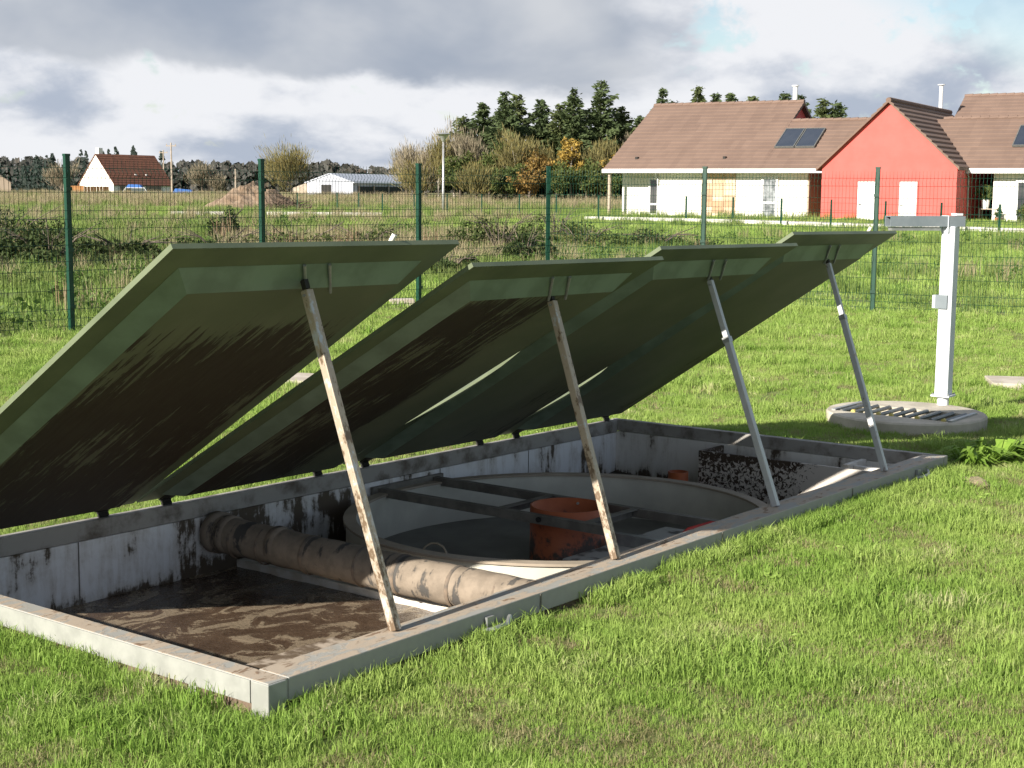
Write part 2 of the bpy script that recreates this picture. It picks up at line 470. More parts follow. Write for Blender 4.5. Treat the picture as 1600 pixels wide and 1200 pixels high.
def leaf_mat(name, a, b, c=None, sc=0.5, trans=0.25, lo=0.35, hi=0.65):
    m, t = new_mat(name)
    p = pos(t)
    n1 = t.noise(p, sc, 5, 0.6)
    n2 = t.noise(p, sc * 6, 3, 0.6)
    f = t.math('ADD', t.math('MULTIPLY', t.ss(n1, lo, hi), 0.6), t.math('MULTIPLY', t.ss(n2, 0.3, 0.7), 0.4))
    col = t.mix(f, a, b)
    if c:
        col = t.mix(t.ss(n2, 0.58, 0.66), col, c)
    finish(t, col, 0.7, None, trans=trans, spec=0.2)
    return m


M['conifer'] = leaf_mat('conifer_needles', (0.052, 0.080, 0.036), (0.115, 0.150, 0.062))
M['conifer2'] = leaf_mat('conifer_needles_olive', (0.068, 0.094, 0.036), (0.130, 0.155, 0.060))
M['twigs'] = leaf_mat('bare_twigs', (0.20, 0.17, 0.12), (0.29, 0.25, 0.17), trans=0.1)
M['twigs_olive'] = leaf_mat('olive_twigs', (0.17, 0.16, 0.065), (0.24, 0.21, 0.09), (0.33, 0.24, 0.07), trans=0.2)
M['yellow_leaf'] = leaf_mat('yellow_leaves', (0.36, 0.24, 0.05), (0.43, 0.30, 0.075), (0.22, 0.18, 0.06))
M['orange_leaf'] = leaf_mat('orange_leaves', (0.28, 0.17, 0.05), (0.22, 0.155, 0.05), (0.15, 0.14, 0.05))
M['green_leaf'] = leaf_mat('dull_green_leaves', (0.065, 0.095, 0.028), (0.11, 0.14, 0.04), (0.20, 0.18, 0.06))
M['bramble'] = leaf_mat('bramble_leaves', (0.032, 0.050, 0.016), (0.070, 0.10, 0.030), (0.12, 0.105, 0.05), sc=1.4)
M['far_wood'] = leaf_mat('distant_wood', (0.048, 0.050, 0.047), (0.080, 0.076, 0.066), (0.085, 0.066, 0.05), sc=0.03, trans=0.0)
M['far_fir'] = leaf_mat('distant_firs', (0.018, 0.028, 0.026), (0.032, 0.045, 0.036), sc=0.06, trans=0.0)
M['soil'] = simple('bare_soil', (0.19, 0.13, 0.085), (0.27, 0.20, 0.14), 1.6, 1.0, 0.8, 0.08, bscale=6)
M['brush'] = simple('brushwood', (0.10, 0.07, 0.055), (0.16, 0.115, 0.085), 3, 1.0)

# ------------------------------------------------------------------ mesh helpers
class MB:
    def __init__(self):
        self.v = []
        self.f = []

    def add(self, vs, fs):
        o = len(self.v)
        self.v.extend([tuple(a) for a in vs])
        self.f.extend([tuple(i + o for i in q) for q in fs])
        return self

    def box(self, x0, x1, y0, y1, z0, z1, mat=None):
        vs = [(x, y, z) for z in (z0, z1) for y in (y0, y1) for x in (x0, x1)]
        if mat is not None:
            vs = [mat @ Vector(a) for a in vs]
        return self.add(vs, [(0, 2, 3, 1), (4, 5, 7, 6), (0, 1, 5, 4), (2, 6, 7, 3), (0, 4, 6, 2), (1, 3, 7, 5)])

    def tube(self, pts, rad, n=8, cap=True):
        pts = [Vector(a) for a in pts]
        rads = rad if isinstance(rad, (list, tuple)) else [rad] * len(pts)
        rings = []
        for i, a in enumerate(pts):
            d = (pts[min(i + 1, len(pts) - 1)] - pts[max(i - 1, 0)])
            if d.length < 1e-9:
                d = Vector((0, 0, 1))
            d.normalize()
            s = d.cross(Vector((0, 0, 1)))
            if s.length < 0.05:
                s = d.cross(Vector((1, 0, 0)))
            s.normalize()
            t_ = s.cross(d)
            rings.append([a + (s * math.cos(2 * math.pi * k / n) + t_ * math.sin(2 * math.pi * k / n)) * rads[i] for k in range(n)])
        vs = [q for r_ in rings for q in r_]
        fs = []
        for i in range(len(pts) - 1):
            for k in range(n):
                a, b = i * n + k, i * n + (k + 1) % n
                fs.append((a, b, b + n, a + n))
        if cap:
            fs.append(tuple(range(n))[::-1])
            fs.append(tuple((len(pts) - 1) * n + k for k in range(n)))
        return self.add(vs, fs)

    def lathe(self, prof, n=24, c=(0, 0, 0), sx=1.0, sy=1.0):
        vs = [(c[0] + r_ * sx * math.cos(2 * math.pi * k / n), c[1] + r_ * sy * math.sin(2 * math.pi * k / n), c[2] + z) for r_, z in prof for k in range(n)]
        fs = []
        for i in range(len(prof) - 1):
            for k in range(n):
                a, b = i * n + k, i * n + (k + 1) % n
                fs.append((a, b, b + n, a + n))
        return self.add(vs, fs)

    def prism(self, poly, y0, y1, mat=None):
        """poly in (x,z), extruded along y"""
        n = len(poly)
        vs = [(a, y0, b) for a, b in poly] + [(a, y1, b) for a, b in poly]
        if mat is not None:
            vs = [mat @ Vector(a) for a in vs]
        fs = [tuple(range(n)), tuple(range(n, 2 * n))[::-1]]
        for k in range(n):
            fs.append((k, (k + 1) % n + 0, (k + 1) % n + n, k + n)[::-1])
        return self.add(vs, fs)

    def mesh(self, name, m, smooth=False):
        me = bpy.data.meshes.new(name)
        me.from_pydata(self.v, [], self.f)
        bm = bmesh.new()
        bm.from_mesh(me)
        bmesh.ops.recalc_face_normals(bm, faces=bm.faces)
        bm.to_mesh(me)
        bm.free()
        if m is not None:
            me.materials.append(m)
        if smooth:
            me.shade_smooth()
        return me

    def build(self, name, m, parent=None, smooth=False, bevel=0.0):
        o = link(name, self.mesh(name, m, smooth), parent)
        if bevel:
            b = o.modifiers.new('bevel', 'BEVEL')
            b.width = bevel
            b.segments = 2
            b.limit_method = 'ANGLE'
        return o


def link(name, me, parent=None, mat=None):
    o = bpy.data.objects.new(name, me)
    COL.objects.link(o)
    if parent is not None:
        o.parent = parent
    if mat is not None:
        o.matrix_local = mat
    return o


def tag(o, label, cat, group=None):
    o['label'] = label
    o['category'] = cat
    if group:
        o['group'] = group
    return o


def thing(name, label, cat, mat=None, group=None):
    o = bpy.data.objects.new(name, None)
    o.empty_display_size = 0.2
    COL.objects.link(o)
    if mat is not None:
        o.matrix_world = mat
    return tag(o, label, cat, group)


def structure(o):
    o['kind'] = 'structure'
    return o


def stuff(o):
    o['kind'] = 'stuff'
    return o


def sst(a, b, x):
    t_ = min(1.0, max(0.0, (x - a) / (b - a)))
    return t_ * t_ * (3 - 2 * t_)


def copy_tree(o, parent=None):
    c = o.copy()
    COL.objects.link(c)
    if parent is not None:
        c.parent = parent
    for ch in list(o.children):
        copy_tree(ch, c)
    return c


# ------------------------------------------------------------------ ground
TM = Matrix(((0.7936, 0.6085, 0.0039, -0.7103), (-0.6085, 0.7935, 0.0133, 4.1199), (0.005, -0.0129, 0.9999, 0.2096), (0, 0, 0, 1)))
TW, TL, TU, TLL = 2.3258, 5.3638, 1.3589, 2.2977
A2 = R(-37.48)


def hgt(x, y):
    z = 0.10 - 0.10 * sst(4, 12, y)
    z += 0.42 * sst(34, 74, y) + 0.50 * sst(95, 200, y)
    if y < 40:
        z += 0.018 * mnoise.noise(Vector((x * 0.6, y * 0.6, 0))) + 0.008 * mnoise.noise(Vector((x * 2.3, y * 2.3, 3))) * (1 if y < 16 else 0)
    elif y < 400:
        z += 0.10 * mnoise.noise(Vector((x * 0.12, y * 0.12, 0))) * sst(40, 60, y) * (0.3 if x > 0 and y < 90 else 1.0)
    return z


def to_local(x, y):
    dx_, dy_ = x + 0.7103, y - 4.1199
    return 0.7936 * dx_ - 0.6085 * dy_, 0.6085 * dx_ + 0.7935 * dy_


def axis_pts(lo, hi, keys):
    pts = set(keys)
    v_ = 0.0
    a = lo
    out = []
    step = 0.25
    v_ = keys[-1]
    while v_ < hi:
        if v_ > 16 + keys[-1]:
            step = max(0.6, (v_ - keys[-1]) * 0.06)
        v_ += step
        out.append(v_)
    step = 0.25
    v_ = keys[0]
    while v_ > lo:
        if keys[0] - v_ > 12:
            step = max(0.6, (keys[0] - v_) * 0.06)
        v_ -= step
        out.append(v_)
    k0, k1 = keys[0], keys[-1]
    n = int((k1 - k0) / 0.25)
    out += [k0 + (k1 - k0) * i / n for i in range(n + 1)]
    return sorted(out)


gx = axis_pts(-6000, 6000, [-TW + 0.02, -0.02])
gy = axis_pts(-60, 6000, [0.02, TL - 0.02])
mb = MB()
nx_, ny_ = len(gx), len(gy)
for b in gy:
    for a in gx:
        wx = -0.7103 + 0.7936 * a + 0.6085 * b
        wy = 4.1199 - 0.6085 * a + 0.7935 * b
        mb.v.append((wx, wy, hgt(wx, wy)))
for j in range(ny_ - 1):
    for i in range(nx_ - 1):
        ca, cb = (gx[i] + gx[i + 1]) / 2, (gy[j] + gy[j + 1]) / 2
        if -TW + 0.02 < ca < -0.02 and 0.02 < cb < TL - 0.02:
            continue
        k = j * nx_ + i
        mb.f.append((k, k + 1, k + 1 + nx_, k + nx_))
structure(mb.build('ground', M['ground'], smooth=True))

# pale kerb along the housing plot and stubs across the field
kb = MB()
kp = [(3.6, 69.2), (8.46, 65.8), (13.21, 61.6), (17.4, 58.3), (22.5, 54.3)]
for (ax, ay), (bx, by) in zip(kp[:-1], kp[1:]):
    n = 4
    for i in range(n):
        x0, y0 = ax + (bx - ax) * i / n, ay + (by - ay) * i / n
        x1, y1 = ax + (bx - ax) * (i + 1) / n, ay + (by - ay) * (i + 1) / n
        d = Vector((x1 - x0, y1 - y0, 0))
        L_ = d.length
        mm = Matrix.Translation((x0, y0, hgt(x0, y0) - 0.1)) @ Matrix.Rotation(math.atan2(d.y, d.x), 4, 'Z')
        kb.box(0, L_ - 0.03, -0.45, 0.45, 0, 0.24, mm)
structure(kb.build('kerb', M['kerb']))
for a, b in (((-16.8, 71.9), (-14.3, 72.3)), ((-12.2, 72.8), (-6.5, 72.6))):
    kb = MB()
    d = Vector((b[0] - a[0], b[1] - a[1], 0))
    mm = Matrix.Translation((a[0], a[1], hgt(*a) - 0.1)) @ Matrix.Rotation(math.atan2(d.y, d.x), 4, 'Z')
    kb.box(0, d.length, -0.35, 0.35, 0, 0.26, mm)
    structure(kb.build('path', M['kerb']))

# ------------------------------------------------------------------ houses (shared frame: u along the street front, v into the plot)
HM = Matrix.Translation((5.04, 80.0, 0)) @ Matrix.Rotation(R(-30), 4, 'Z')


def roof_slope(u0, u1, v0, z0, v1, z1, course=0.42, th=0.05, back=0.14):
    """stepped courses from eave (v0,z0) to ridge (v1,z1)"""
    mb_ = MB()
    L_ = math.hypot(v1 - v0, z1 - z0)
    n = max(1, int(round(L_ / course)))
    for i in range(n):
        a, b = i / n, (i + 1) / n
        va, za = v0 + (v1 - v0) * a, z0 + (z1 - z0) * a
        vb, zb = v0 + (v1 - v0) * b, z0 + (z1 - z0) * b
        mb_.prism([(0, 0)], 0, 0) if False else None
        vs = [(u0, va, za + th), (u1, va, za + th), (u1, vb, zb + 0.004), (u0, vb, zb + 0.004),
              (u0, va, za - back), (u1, va, za - back), (u1, vb, zb - back), (u0, vb, zb - back)]
        mb_.add(vs, [(0, 1, 2, 3), (4, 7, 6, 5), (0, 4, 5, 1), (3, 2, 6, 7), (0, 3, 7, 4), (1, 5, 6, 2)])
    return mb_


def window(parent, u0, u1, v, z0, z1, glass='glass', bar=None, outward=-1, name='window'):
    """framed opening standing 3 cm proud of a wall at v (facing -v)"""
    fr = MB()
    w_ = 0.12
    ya, yb = v - 0.05, v + 0.05
    fr.box(u0, u1, ya, yb, z1 - w_, z1)
    fr.box(u0, u1, ya, yb, z0, z0 + w_)
    fr.box(u0, u0 + w_, ya, yb, z0 + w_, z1 - w_)
    fr.box(u1 - w_, u1, ya, yb, z0 + w_, z1 - w_)
    if bar:
        fr.box(u0 + w_, u1 - w_, ya, yb, bar - 0.05, bar + 0.05)
    f_ = fr.build(name, M['pvc_frame'], parent)
    MB().box(u0 + w_, u1 - w_, v - 0.02, v + 0.02, z0 + w_, z1 - w_).build('pane', M[glass], f_)
    return f_


def solar_pair(parent, u0, v0, z0, slope, n=2, wd=1.06, ln=2.05):
    ang = math.atan(slope)
    for i in range(n):
        mm = Matrix.Translation((u0 + i * (wd + 0.05), v0, z0)) @ Matrix.Rotation(ang, 4, 'X')
        fr = MB()
        fr.box(0, wd, 0, 0.05, 0.05, 0.15)
        fr.box(0, wd, ln - 0.05, ln, 0.05, 0.15)
        fr.box(0, 0.05, 0.05, ln - 0.05, 0.05, 0.15)
        fr.box(wd - 0.05, wd, 0.05, ln - 0.05, 0.05, 0.15)
        o = link('solar_panel', fr.mesh('solar_frame', M['grate']), parent, mm)
        MB().box(0.05, wd - 0.05, 0.05, ln - 0.05, 0.06, 0.13).build('pane', M['solar'], o)


# long white house
H = thing('house', 'long white house with brown tiled roof and solar panels, left of the red gable', 'house', HM, 'houses of the terrace across the field')
Z0 = 0.15
wl = MB()
wl.box(0.32, 2.9, 1.4, 12.2, Z0, 2.95)
wl.box(2.9, 5.35, 0.6, 12.2, Z0, 2.80)
wl.box(7.3, 11.2, 0.6, 9.0, Z0, 2.80)
wl.prism([(1.0, 2.95), (12.0, 2.95), (6.5, 6.3)], 0.5, 8.5, Matrix(((0, 1, 0, 0), (1, 0, 0, 0), (0, 0, 1, 0), (0, 0, 0, 1))))
wl.build('wall', M['house_white'], H)
MB().box(5.354, 7.296, 0.60, 12.0, Z0, 2.80).build('wall_core', M['house_tan'], H)
# stone coloured cladding panels, laid in uneven courses
tiles = [MB().box(0, 0.60, 0, 0.02, 0, 0.27).mesh('cladding_panel', M['house_tan'])]
cm = [simple('cladding_' + nme, c, tuple(q * 0.88 for q in c), 2.0, 0.9) for nme, c in
      (('ochre', (0.46, 0.30, 0.19)), ('sand', (0.56, 0.41, 0.28)), ('cream', (0.62, 0.50, 0.37)))]
tiles = [MB().box(0, 0.62, 0, 0.02, 0, 0.29).mesh('cladding_panel', c) for c in cm]
for i in range(3):
    for j in range(8):
        link('cladding_panel', tiles[rnd.choice((0, 1, 1, 2))], H, Matrix.Translation((5.37 + i * 0.645, 0.565 - rnd.random() * 0.012, 0.35 + j * 0.305)))
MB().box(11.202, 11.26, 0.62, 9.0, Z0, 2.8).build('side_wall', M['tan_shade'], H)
roof_slope(-0.16, 8.85, 0, 2.92, 6.5, 6.66).build('roof', M['tile_brown'], H)
roof_slope(-0.16, 8.85, 13.0, 2.92, 6.5, 6.66).build('roof', M['tile_brown'], H)
roof_slope(8.853, 13.4, 0, 2.92, 4.57, 5.55).build('roof', M['tile_brown'], H)
roof_slope(8.853, 13.4, 9.14, 2.92, 4.57, 5.55).build('roof', M['tile_brown'], H)
rg = MB()
for u in np.arange(-0.16, 8.7, 0.45):
    rg.tube([(u, 6.5, 6.66), (u + 0.46, 6.5, 6.69)], 0.13, 8)
rg.build('ridge_tiles', M['tile_brown'], H)
rg = MB()
for u in np.arange(8.9, 13.0, 0.45):
    rg.tube([(u, 4.57, 5.55), (u + 0.46, 4.57, 5.58)], 0.12, 8)
rg.build('ridge_tiles', M['tile_brown'], H)
# dark red gable above the lower roof
MB().prism([(4.7, 5.45), (8.3, 5.45), (6.5, 6.5)], 8.52, 8.6, Matrix(((0, 1, 0, 0), (1, 0, 0, 0), (0, 0, 1, 0), (0, 0, 0, 1)))).build('gable', M['red_wall'], H)
MB().box(-0.18, 12.6, -0.16, -0.005, 2.72, 2.93).build('gutter', M['pvc_frame'], H)
MB().box(-0.1, 12.5, 0.0, 0.58, 2.74, 2.78).build('soffit', M['pvc_frame'], H)
MB().box(0.1, 0.24, 0.05, 0.19, 0.2, 2.74).build('porch_post', M['timber'], H)
MB().tube([(2.75, 0.45, 2.74), (2.75, 0.45, 2.5), (2.85, 0.52, 2.4), (2.85, 0.52, 0.3)], 0.04, 8).build('downpipe', M['pvc_frame'], H)
window(H, 1.93, 2.62, 1.37, 0.42, 2.48, 'glass', 1.05, name='glazed_door')
window(H, 8.72, 9.62, 0.57, 0.35, 2.52, 'curtain_glass', 1.2, name='glazed_door')
solar_pair(H, 8.9, 1.85, 2.92 + 1.85 * 0.575, 0.575)
MB().tube([(8.0, 7.4, 5.9), (8.0, 7.4, 7.6)], 0.13, 10).tube([(8.0, 7.4, 7.6), (8.0, 7.4, 7.66)], 0.2, 10).build('chimney', M['pvc_frame'], H)
for u in (1.3, 6.4):
    MB().box(u, u + 0.15, 0.9, 1.05, 3.46, 3.6).build('roof_vent', M['dark'], H)

# red gabled outbuilding
GM = HM @ Matrix.Translation((12.9, -1.8, 0))
G = thing('outbuilding', 'red clapboard gable building with two white doors and brown tiled roof', 'building', GM)
MB().prism([(-0.2, 0.1), (6.33, 0.1), (6.33, 2.95), (3.0, 5.98), (-0.2, 3.05)], 0.0, 11.6).build('wall', M['red_wall'], G)


def slope_u(ua, za, ub, zb, v0, v1, n, name, parent, m):
    for i in range(n):
        a, b = i / n, (i + 1) / n
        xa, z_a = ua + (ub - ua) * a, za + (zb - za) * a
        xb, z_b = ua + (ub - ua) * b, za + (zb - za) * b
        q = MB()
        th = 0.085
        vs = [(xa, v0, z_a + th), (xa, v1, z_a + th), (xb, v1, z_b + 0.01), (xb, v0, z_b + 0.01),
              (xa, v0, z_a - 0.08), (xa, v1, z_a - 0.08), (xb, v1, z_b - 0.08), (xb, v0, z_b - 0.08)]
        q.add(vs, [(0, 1, 2, 3), (4, 7, 6, 5), (0, 4, 5, 1), (3, 2, 6, 7), (0, 3, 7, 4), (1, 5, 6, 2)])
        q.build(name, m, parent)


slope_u(-0.45, 2.86, 3.0, 6.10, -0.22, 11.8, 13, 'tile_course', G, M['tile_brown'])
slope_u(6.46, 2.90, 3.004, 6.10, -0.22, 11.8, 13, 'tile_course', G, M['tile_brown'])
rg = MB()
for v in np.arange(-0.2, 11.6, 0.45):
    rg.tube([(3.0, v, 6.12), (3.0, v + 0.46, 6.15)], 0.13, 8)
rg.build('ridge_tiles', M['tile_brown'], G)
for u0, u1 in ((1.63, 2.55), (3.66, 4.49)):
    d = MB().box(u0, u1, -0.03, 0.05, 0.25, 2.27).build('door', M['pvc_frame'], G)
    MB().box(u0 - 0.06, u0 - 0.004, -0.035, 0.05, 0.25, 2.33).box(u1 + 0.004, u1 + 0.06, -0.035, 0.05, 0.25, 2.33).build('door_frame', M['red_wall'], d)
    MB().box(u0 + 0.06, u0 + 0.18, -0.07, -0.03, 1.15, 1.2).build('handle', M['grate'], d)
    MB().box(u0 - 0.1, u1 + 0.1, -0.12, -0.036, 0.2, 0.30).build('step', M['concrete'], d)
# wall lamp on the shaded side
lampm = simple('opal_glass', (0.6, 0.6, 0.56), (0.5, 0.5, 0.47), 3, 0.4)
MB().lathe([(0.0, -0.25), (0.14, -0.15), (0.16, 0.0), (0.14, 0.15), (0.0, 0.25)], 10, (6.45, 4.6, 2.0)).build('wall_lamp', lampm, G)

# right hand wing
Cn = thing('house', 'white house with solar panels, cut by the right edge, right of the red gable', 'house', HM, 'houses of the terrace across the field')
MB().box(20.4, 27.0, 0.6, 8.6, 0.05, 2.8).build('wall', M['house_white'], Cn)
MB().box(19.3, 20.38, 7.0, 7.2, 0.05, 2.8).build('porch_wall', M['tan_shade'], Cn)
roof_slope(16.6, 28.0, 0, 2.92, 4.4, 5.5).build('roof', M['tile_brown'], Cn)
roof_slope(16.6, 28.0, 8.8, 2.92, 4.4, 5.5).build('roof', M['tile_brown'], Cn)
MB().box(19.25, 28.0, -0.16, -0.005, 2.70, 2.93).build('gutter', M['pvc_frame'], Cn)
MB().box(19.4, 28.0, 0.0, 0.58, 2.72, 2.76).build('soffit', M['pvc_frame'], Cn)
rg = MB()
for u in np.arange(17.0, 27.6, 0.45):
    rg.tube([(u, 4.4, 5.5), (u + 0.46, 4.4, 5.53)], 0.12, 8)
rg.build('ridge_tiles', M['tile_brown'], Cn)
window(Cn, 21.45, 23.6, 0.57, 0.25, 2.4, 'glass', name='glazed_door')
solar_pair(Cn, 20.95, 1.75, 2.92 + 1.75 * 0.585, 0.585)
MB().tube([(19.28, -0.1, 2.7), (19.28, 0.3, 2.55), (19.25, 0.5, 0.3)], 0.05, 8).build('downpipe', M['alu'], Cn)

# house behind
Dn = thing('house', 'taller brown tiled roof rising behind the red gable at the right edge', 'house', HM, 'houses of the terrace across the field')
MB().box(16.6, 30.0, 10.2, 17.6, 0.05, 5.0).build('wall', M['house_white'], Dn)
roof_slope(15.9, 31, 9.4, 4.95, 13.4, 7.2).build('roof', M['tile_brown'], Dn)
roof_slope(15.9, 31, 17.4, 4.95, 13.4, 7.2).build('roof', M['tile_brown'], Dn)
rg = MB()
for u in np.arange(15.9, 30.6, 0.45):
    rg.tube([(u, 13.4, 7.2), (u + 0.46, 13.4, 7.23)], 0.12, 8)
rg.build('ridge_tiles', M['tile_brown'], Dn)
MB().tube([(15.4, 10.0, 4.6), (15.4, 10.0, 7.6)], 0.1, 10).tube([(15.4, 10.0, 7.62), (15.4, 10.0, 7.66)], 0.2, 10).build('flue', M['pvc_frame'], Dn)

# garden table, pots and plants in the passage
tb = thing('garden_table', 'small wooden garden table in the passage beside the red wall', 'table', HM @ Matrix.Translation((19.75, 0.6, 0.3)))
MB().box(0, 1.1, 0, 0.7, 0.68, 0.73).build('tabletop', M['timber'], tb)
lm = MB().box(0, 0.06, 0, 0.06, 0, 0.68).mesh('leg', M['timber'])
for a, b in ((0.02, 0.02), (1.02, 0.02), (0.02, 0.62), (1.02, 0.62)):
    link('leg', lm, tb, Matrix.Translation((a, b, 0)))


def leaf_cloud(mb_, c, rad, n, size, rn, squash=1.0, up_bias=0.0):
    for _ in range(n):
        th_, ph = rn.random() * 2 * math.pi, math.acos(2 * rn.random() - 1)
        rr = rn.random() ** 0.45
        d = Vector((math.sin(ph) * math.cos(th_), math.sin(ph) * math.sin(th_), math.cos(ph) * squash))
        q = Vector(c) + Vector((d.x * rad[0], d.y * rad[1], d.z * rad[2])) * rr
        a = Vector((rn.gauss(0, 1), rn.gauss(0, 1), rn.gauss(0, 1) + up_bias)).normalized()
        b = a.cross(Vector((rn.gauss(0, 1), rn.gauss(0, 1), rn.gauss(0, 1)))).normalized()
        s = size * (0.6 + 0.8 * rn.random())
        mb_.add([q - a * s, q + b * s * 0.45, q + a * s, q - b * s * 0.45], [(0, 1, 2, 3)])


rn = random.Random(31)
pt = thing('potted_plant', 'leafy green plant in a white pot on the garden table', 'plant', HM @ Matrix.Translation((20.0, 0.9, 1.03)))
MB().lathe([(0.0, 0.0), (0.16, 0.0), (0.22, 0.42), (0.19, 0.42), (0.0, 0.36)], 14).build('pot', M['pvc_frame'], pt)
q = MB()
leaf_cloud(q, (0, 0, 0.75), (0.5, 0.5, 0.38), 260, 0.1, rn)
q.build('foliage', M['green_leaf'], pt)
pt = thing('potted_plant', 'plant in a terracotta pot on the ground beside the table', 'plant', HM @ Matrix.Translation((20.75, 0.3, 0.3)))
MB().lathe([(0.0, 0.0), (0.12, 0.0), (0.17, 0.3), (0.0, 0.28)], 14).build('pot', M['terracotta'], pt)
q = MB()
leaf_cloud(q, (0, 0, 0.5), (0.2, 0.2, 0.25), 90, 0.08, rn)
q.build('foliage', M['green_leaf'], pt)
sb_ = thing('shrub', 'green shrub in front of the glazed door at the right edge', 'shrub', HM @ Matrix.Translation((22.15, -0.2, 0.3)))
q = MB()
leaf_cloud(q, (0, 0, 0.55), (0.5, 0.45, 0.5), 380, 0.08, rn)
q.build('foliage', M['green_leaf'], sb_)
MB().tube([(0, 0, 0), (0.02, 0, 0.5)], 0.03, 6).build('stem', M['bark'], sb_)

# low garden fence posts with wire, along the kerb
gfp = [(3.96, 68.0), (7.8, 66.0), (9.61, 64.0), (11.35, 62.0), (13.03, 60.0), (14.75, 58.0), (16.38, 56.0), (17.95, 54.0), (20.3, 51.5)]
gf = thing('garden_fence', 'low green post and wire fence in front of the long houses', 'fence')
pm = MB().box(-0.035, 0.035, -0.035, 0.035, 0, 1.15).mesh('post', M['fence'])
for x_, y_ in gfp:
    link('post', pm, gf, Matrix.Translation((x_, y_, hgt(x_, y_) - 0.02)))
wr = MB()
for (ax, ay), (bx, by) in zip(gfp[:-1], gfp[1:]):
    for h in (0.1, 0.4, 0.7, 1.0):
        wr.tube([(ax, ay, hgt(ax, ay) + h), (bx, by, hgt(bx, by) + h)], 0.005, 3, False)
wr.build('wire', M['wire'], gf)
gfp = [(-12.4, 84.0), (-9.87, 82.0), (-8.5, 80.5), (-6.89, 77.0), (-5.22, 77.0), (-3.44, 76.0), (-1.64, 76.0), (0.3, 75.5), (2.2, 75.0)]
gf = thing('garden_fence', 'low green post fence crossing the field left of the house', 'fence')
for x_, y_ in gfp:
    link('post', pm, gf, Matrix.Translation((x_, y_, hgt(x_, y_) - 0.02)))
wr = MB()
for (ax, ay), (bx, by) in zip(gfp[:-1], gfp[1:]):
    for h in (0.1, 0.4, 0.7, 1.0):
        wr.tube([(ax, ay, hgt(ax, ay) + h), (bx, by, hgt(bx, by) + h)], 0.005, 3, False)
wr.build('wire', M['wire'], gf)

# street lamp
LP = thing('street_lamp', 'slim grey street lamp with a conical head standing in the field', 'street lamp', Matrix.Translation((-3.83, 80, hgt(-3.83, 80))))
MB().tube([(0, 0, 0), (0, 0, 1.2), (0, 0, 3.95)], [0.085, 0.075, 0.05], 10).build('pole', M['alu'], LP, True)
MB().lathe([(0.05, 3.9), (0.1, 3.98), (0.16, 4.1), (0.30, 4.3), (0.0, 4.3)], 16).build('lamp_shade', M['alu'], LP)
MB().lathe([(0.0, 4.305), (0.42, 4.305), (0.44, 4.33), (0.30, 4.38), (0.0, 4.42)], 20).build('lamp_cap', M['alu'], LP)

# white gabled house far left
def simple_house(name, label, corner, alpha, gw, ln, eave, ridge, base, wallm, roofm, group=None):
    """corner nearest the camera; the gable runs left/back, the long side right/back"""
    a = alpha
    X = Vector((math.sin(a), math.cos(a), 0))
    Y = Vector((-math.cos(a), math.sin(a), 0))
    mm = Matrix(((X.x, Y.x, 0, corner[0]), (X.y, Y.y, 0, corner[1]), (0, 0, 1, base), (0, 0, 0, 1)))
    h = thing(name, label, 'house' if 'house' in name else 'barn', mm, group)
    # prism poly in (x,z) extruded along y: swap so gable lies in local y-z
    sw = Matrix(((0, 1, 0, 0), (1, 0, 0, 0), (0, 0, 1, 0), (0, 0, 0, 1)))
    MB().prism([(0, -0.5), (gw, -0.5), (gw, eave), (gw / 2, ridge - 0.12), (0, eave)], 0, ln, sw).build('wall', wallm, h)
    sl_ = (ridge - eave) / (gw / 2)
    o_ = 0.35
    roof_slope(-0.12, ln + 0.2, -o_, eave - o_ * sl_ + 0.06, gw / 2, ridge, 0.5, 0.05, 0.1).build('roof', roofm, h)
    roof_slope(-0.12, ln + 0.2, gw + o_, eave - o_ * sl_ + 0.06, gw / 2, ridge, 0.5, 0.05, 0.1).build('roof', roofm, h)
    return h


wh = simple_house('house', 'white gabled cottage with a russet tiled roof in the far left field', (-62.2, 228), R(35), 8.1, 11.7, 1.75, 6.25, 0.85, M['house_white'], M['tile_red'])
MB().box(0.9, 1.7, 4.4, 5.1, 5.0, 7.2).build('chimney', M['house_white'], wh)
for x0, x1, z0, z1 in ((1.2, 2.2, -0.1, 1.6), (2.5, 3.3, -0.1, 1.6)):
    MB().box(x0, x1, -0.04, 0.05, z0, z1).build('window', M['glass'], wh)
MB().box(6.5, 9.6, -0.06, 0.05, 0.5, 1.55).build('window', M['glass'], wh)
for x_ in (5.2, 7.4):
    MB().box(x_, x_ + 0.35, 0.95, 1.25, 2.98, 3.15).build('roof_vent', M['pvc_frame'], wh)
tag(MB().prism([(0, 0), (2.6, 0), (2.2, 0.5), (0.5, 0.55)], 0, 1.4, Matrix.Translation((-60.0, 226.5, 1.85))).build('tarpaulin', M['blue_tarp']), 'blue tarpaulin bundle propped beside the white cottage', 'tarpaulin')
tag(MB().prism([(0, 0), (3.6, 0), (3.0, 0.7), (0.6, 0.9)], 0, 1.4, Matrix.Translation((-52.9, 226.5, 0.9))).build('tarpaulin', M['blue_tarp']), 'blue covered heap by the tall pole right of the cottage', 'tarpaulin')
tr_ = thing('trestle', 'white metal trestle frame standing by the cottage wall', 'trestle', Matrix.Translation((-60.5, 226, 0.9)))
MB().tube([(0, 0, 0), (0.7, 0, 0.95), (3.6, 0, 0.95), (4.2, 0, 0)], 0.05, 6).build('frame', M['pvc_frame'], tr_)
MB().tube([(0.3, 0.8, 0), (0.7, 0, 0.95)], 0.05, 6).build('leg', M['pvc_frame'], tr_)
wf = thing('board_fence', 'brown board fence in front of the white cottage gable', 'fence', Matrix.Translation((-69.0, 224.6, 0.85)))
bl = MB().box(0, 0.42, 0, 0.06, 0, 1.25).mesh('board', M['wood'])
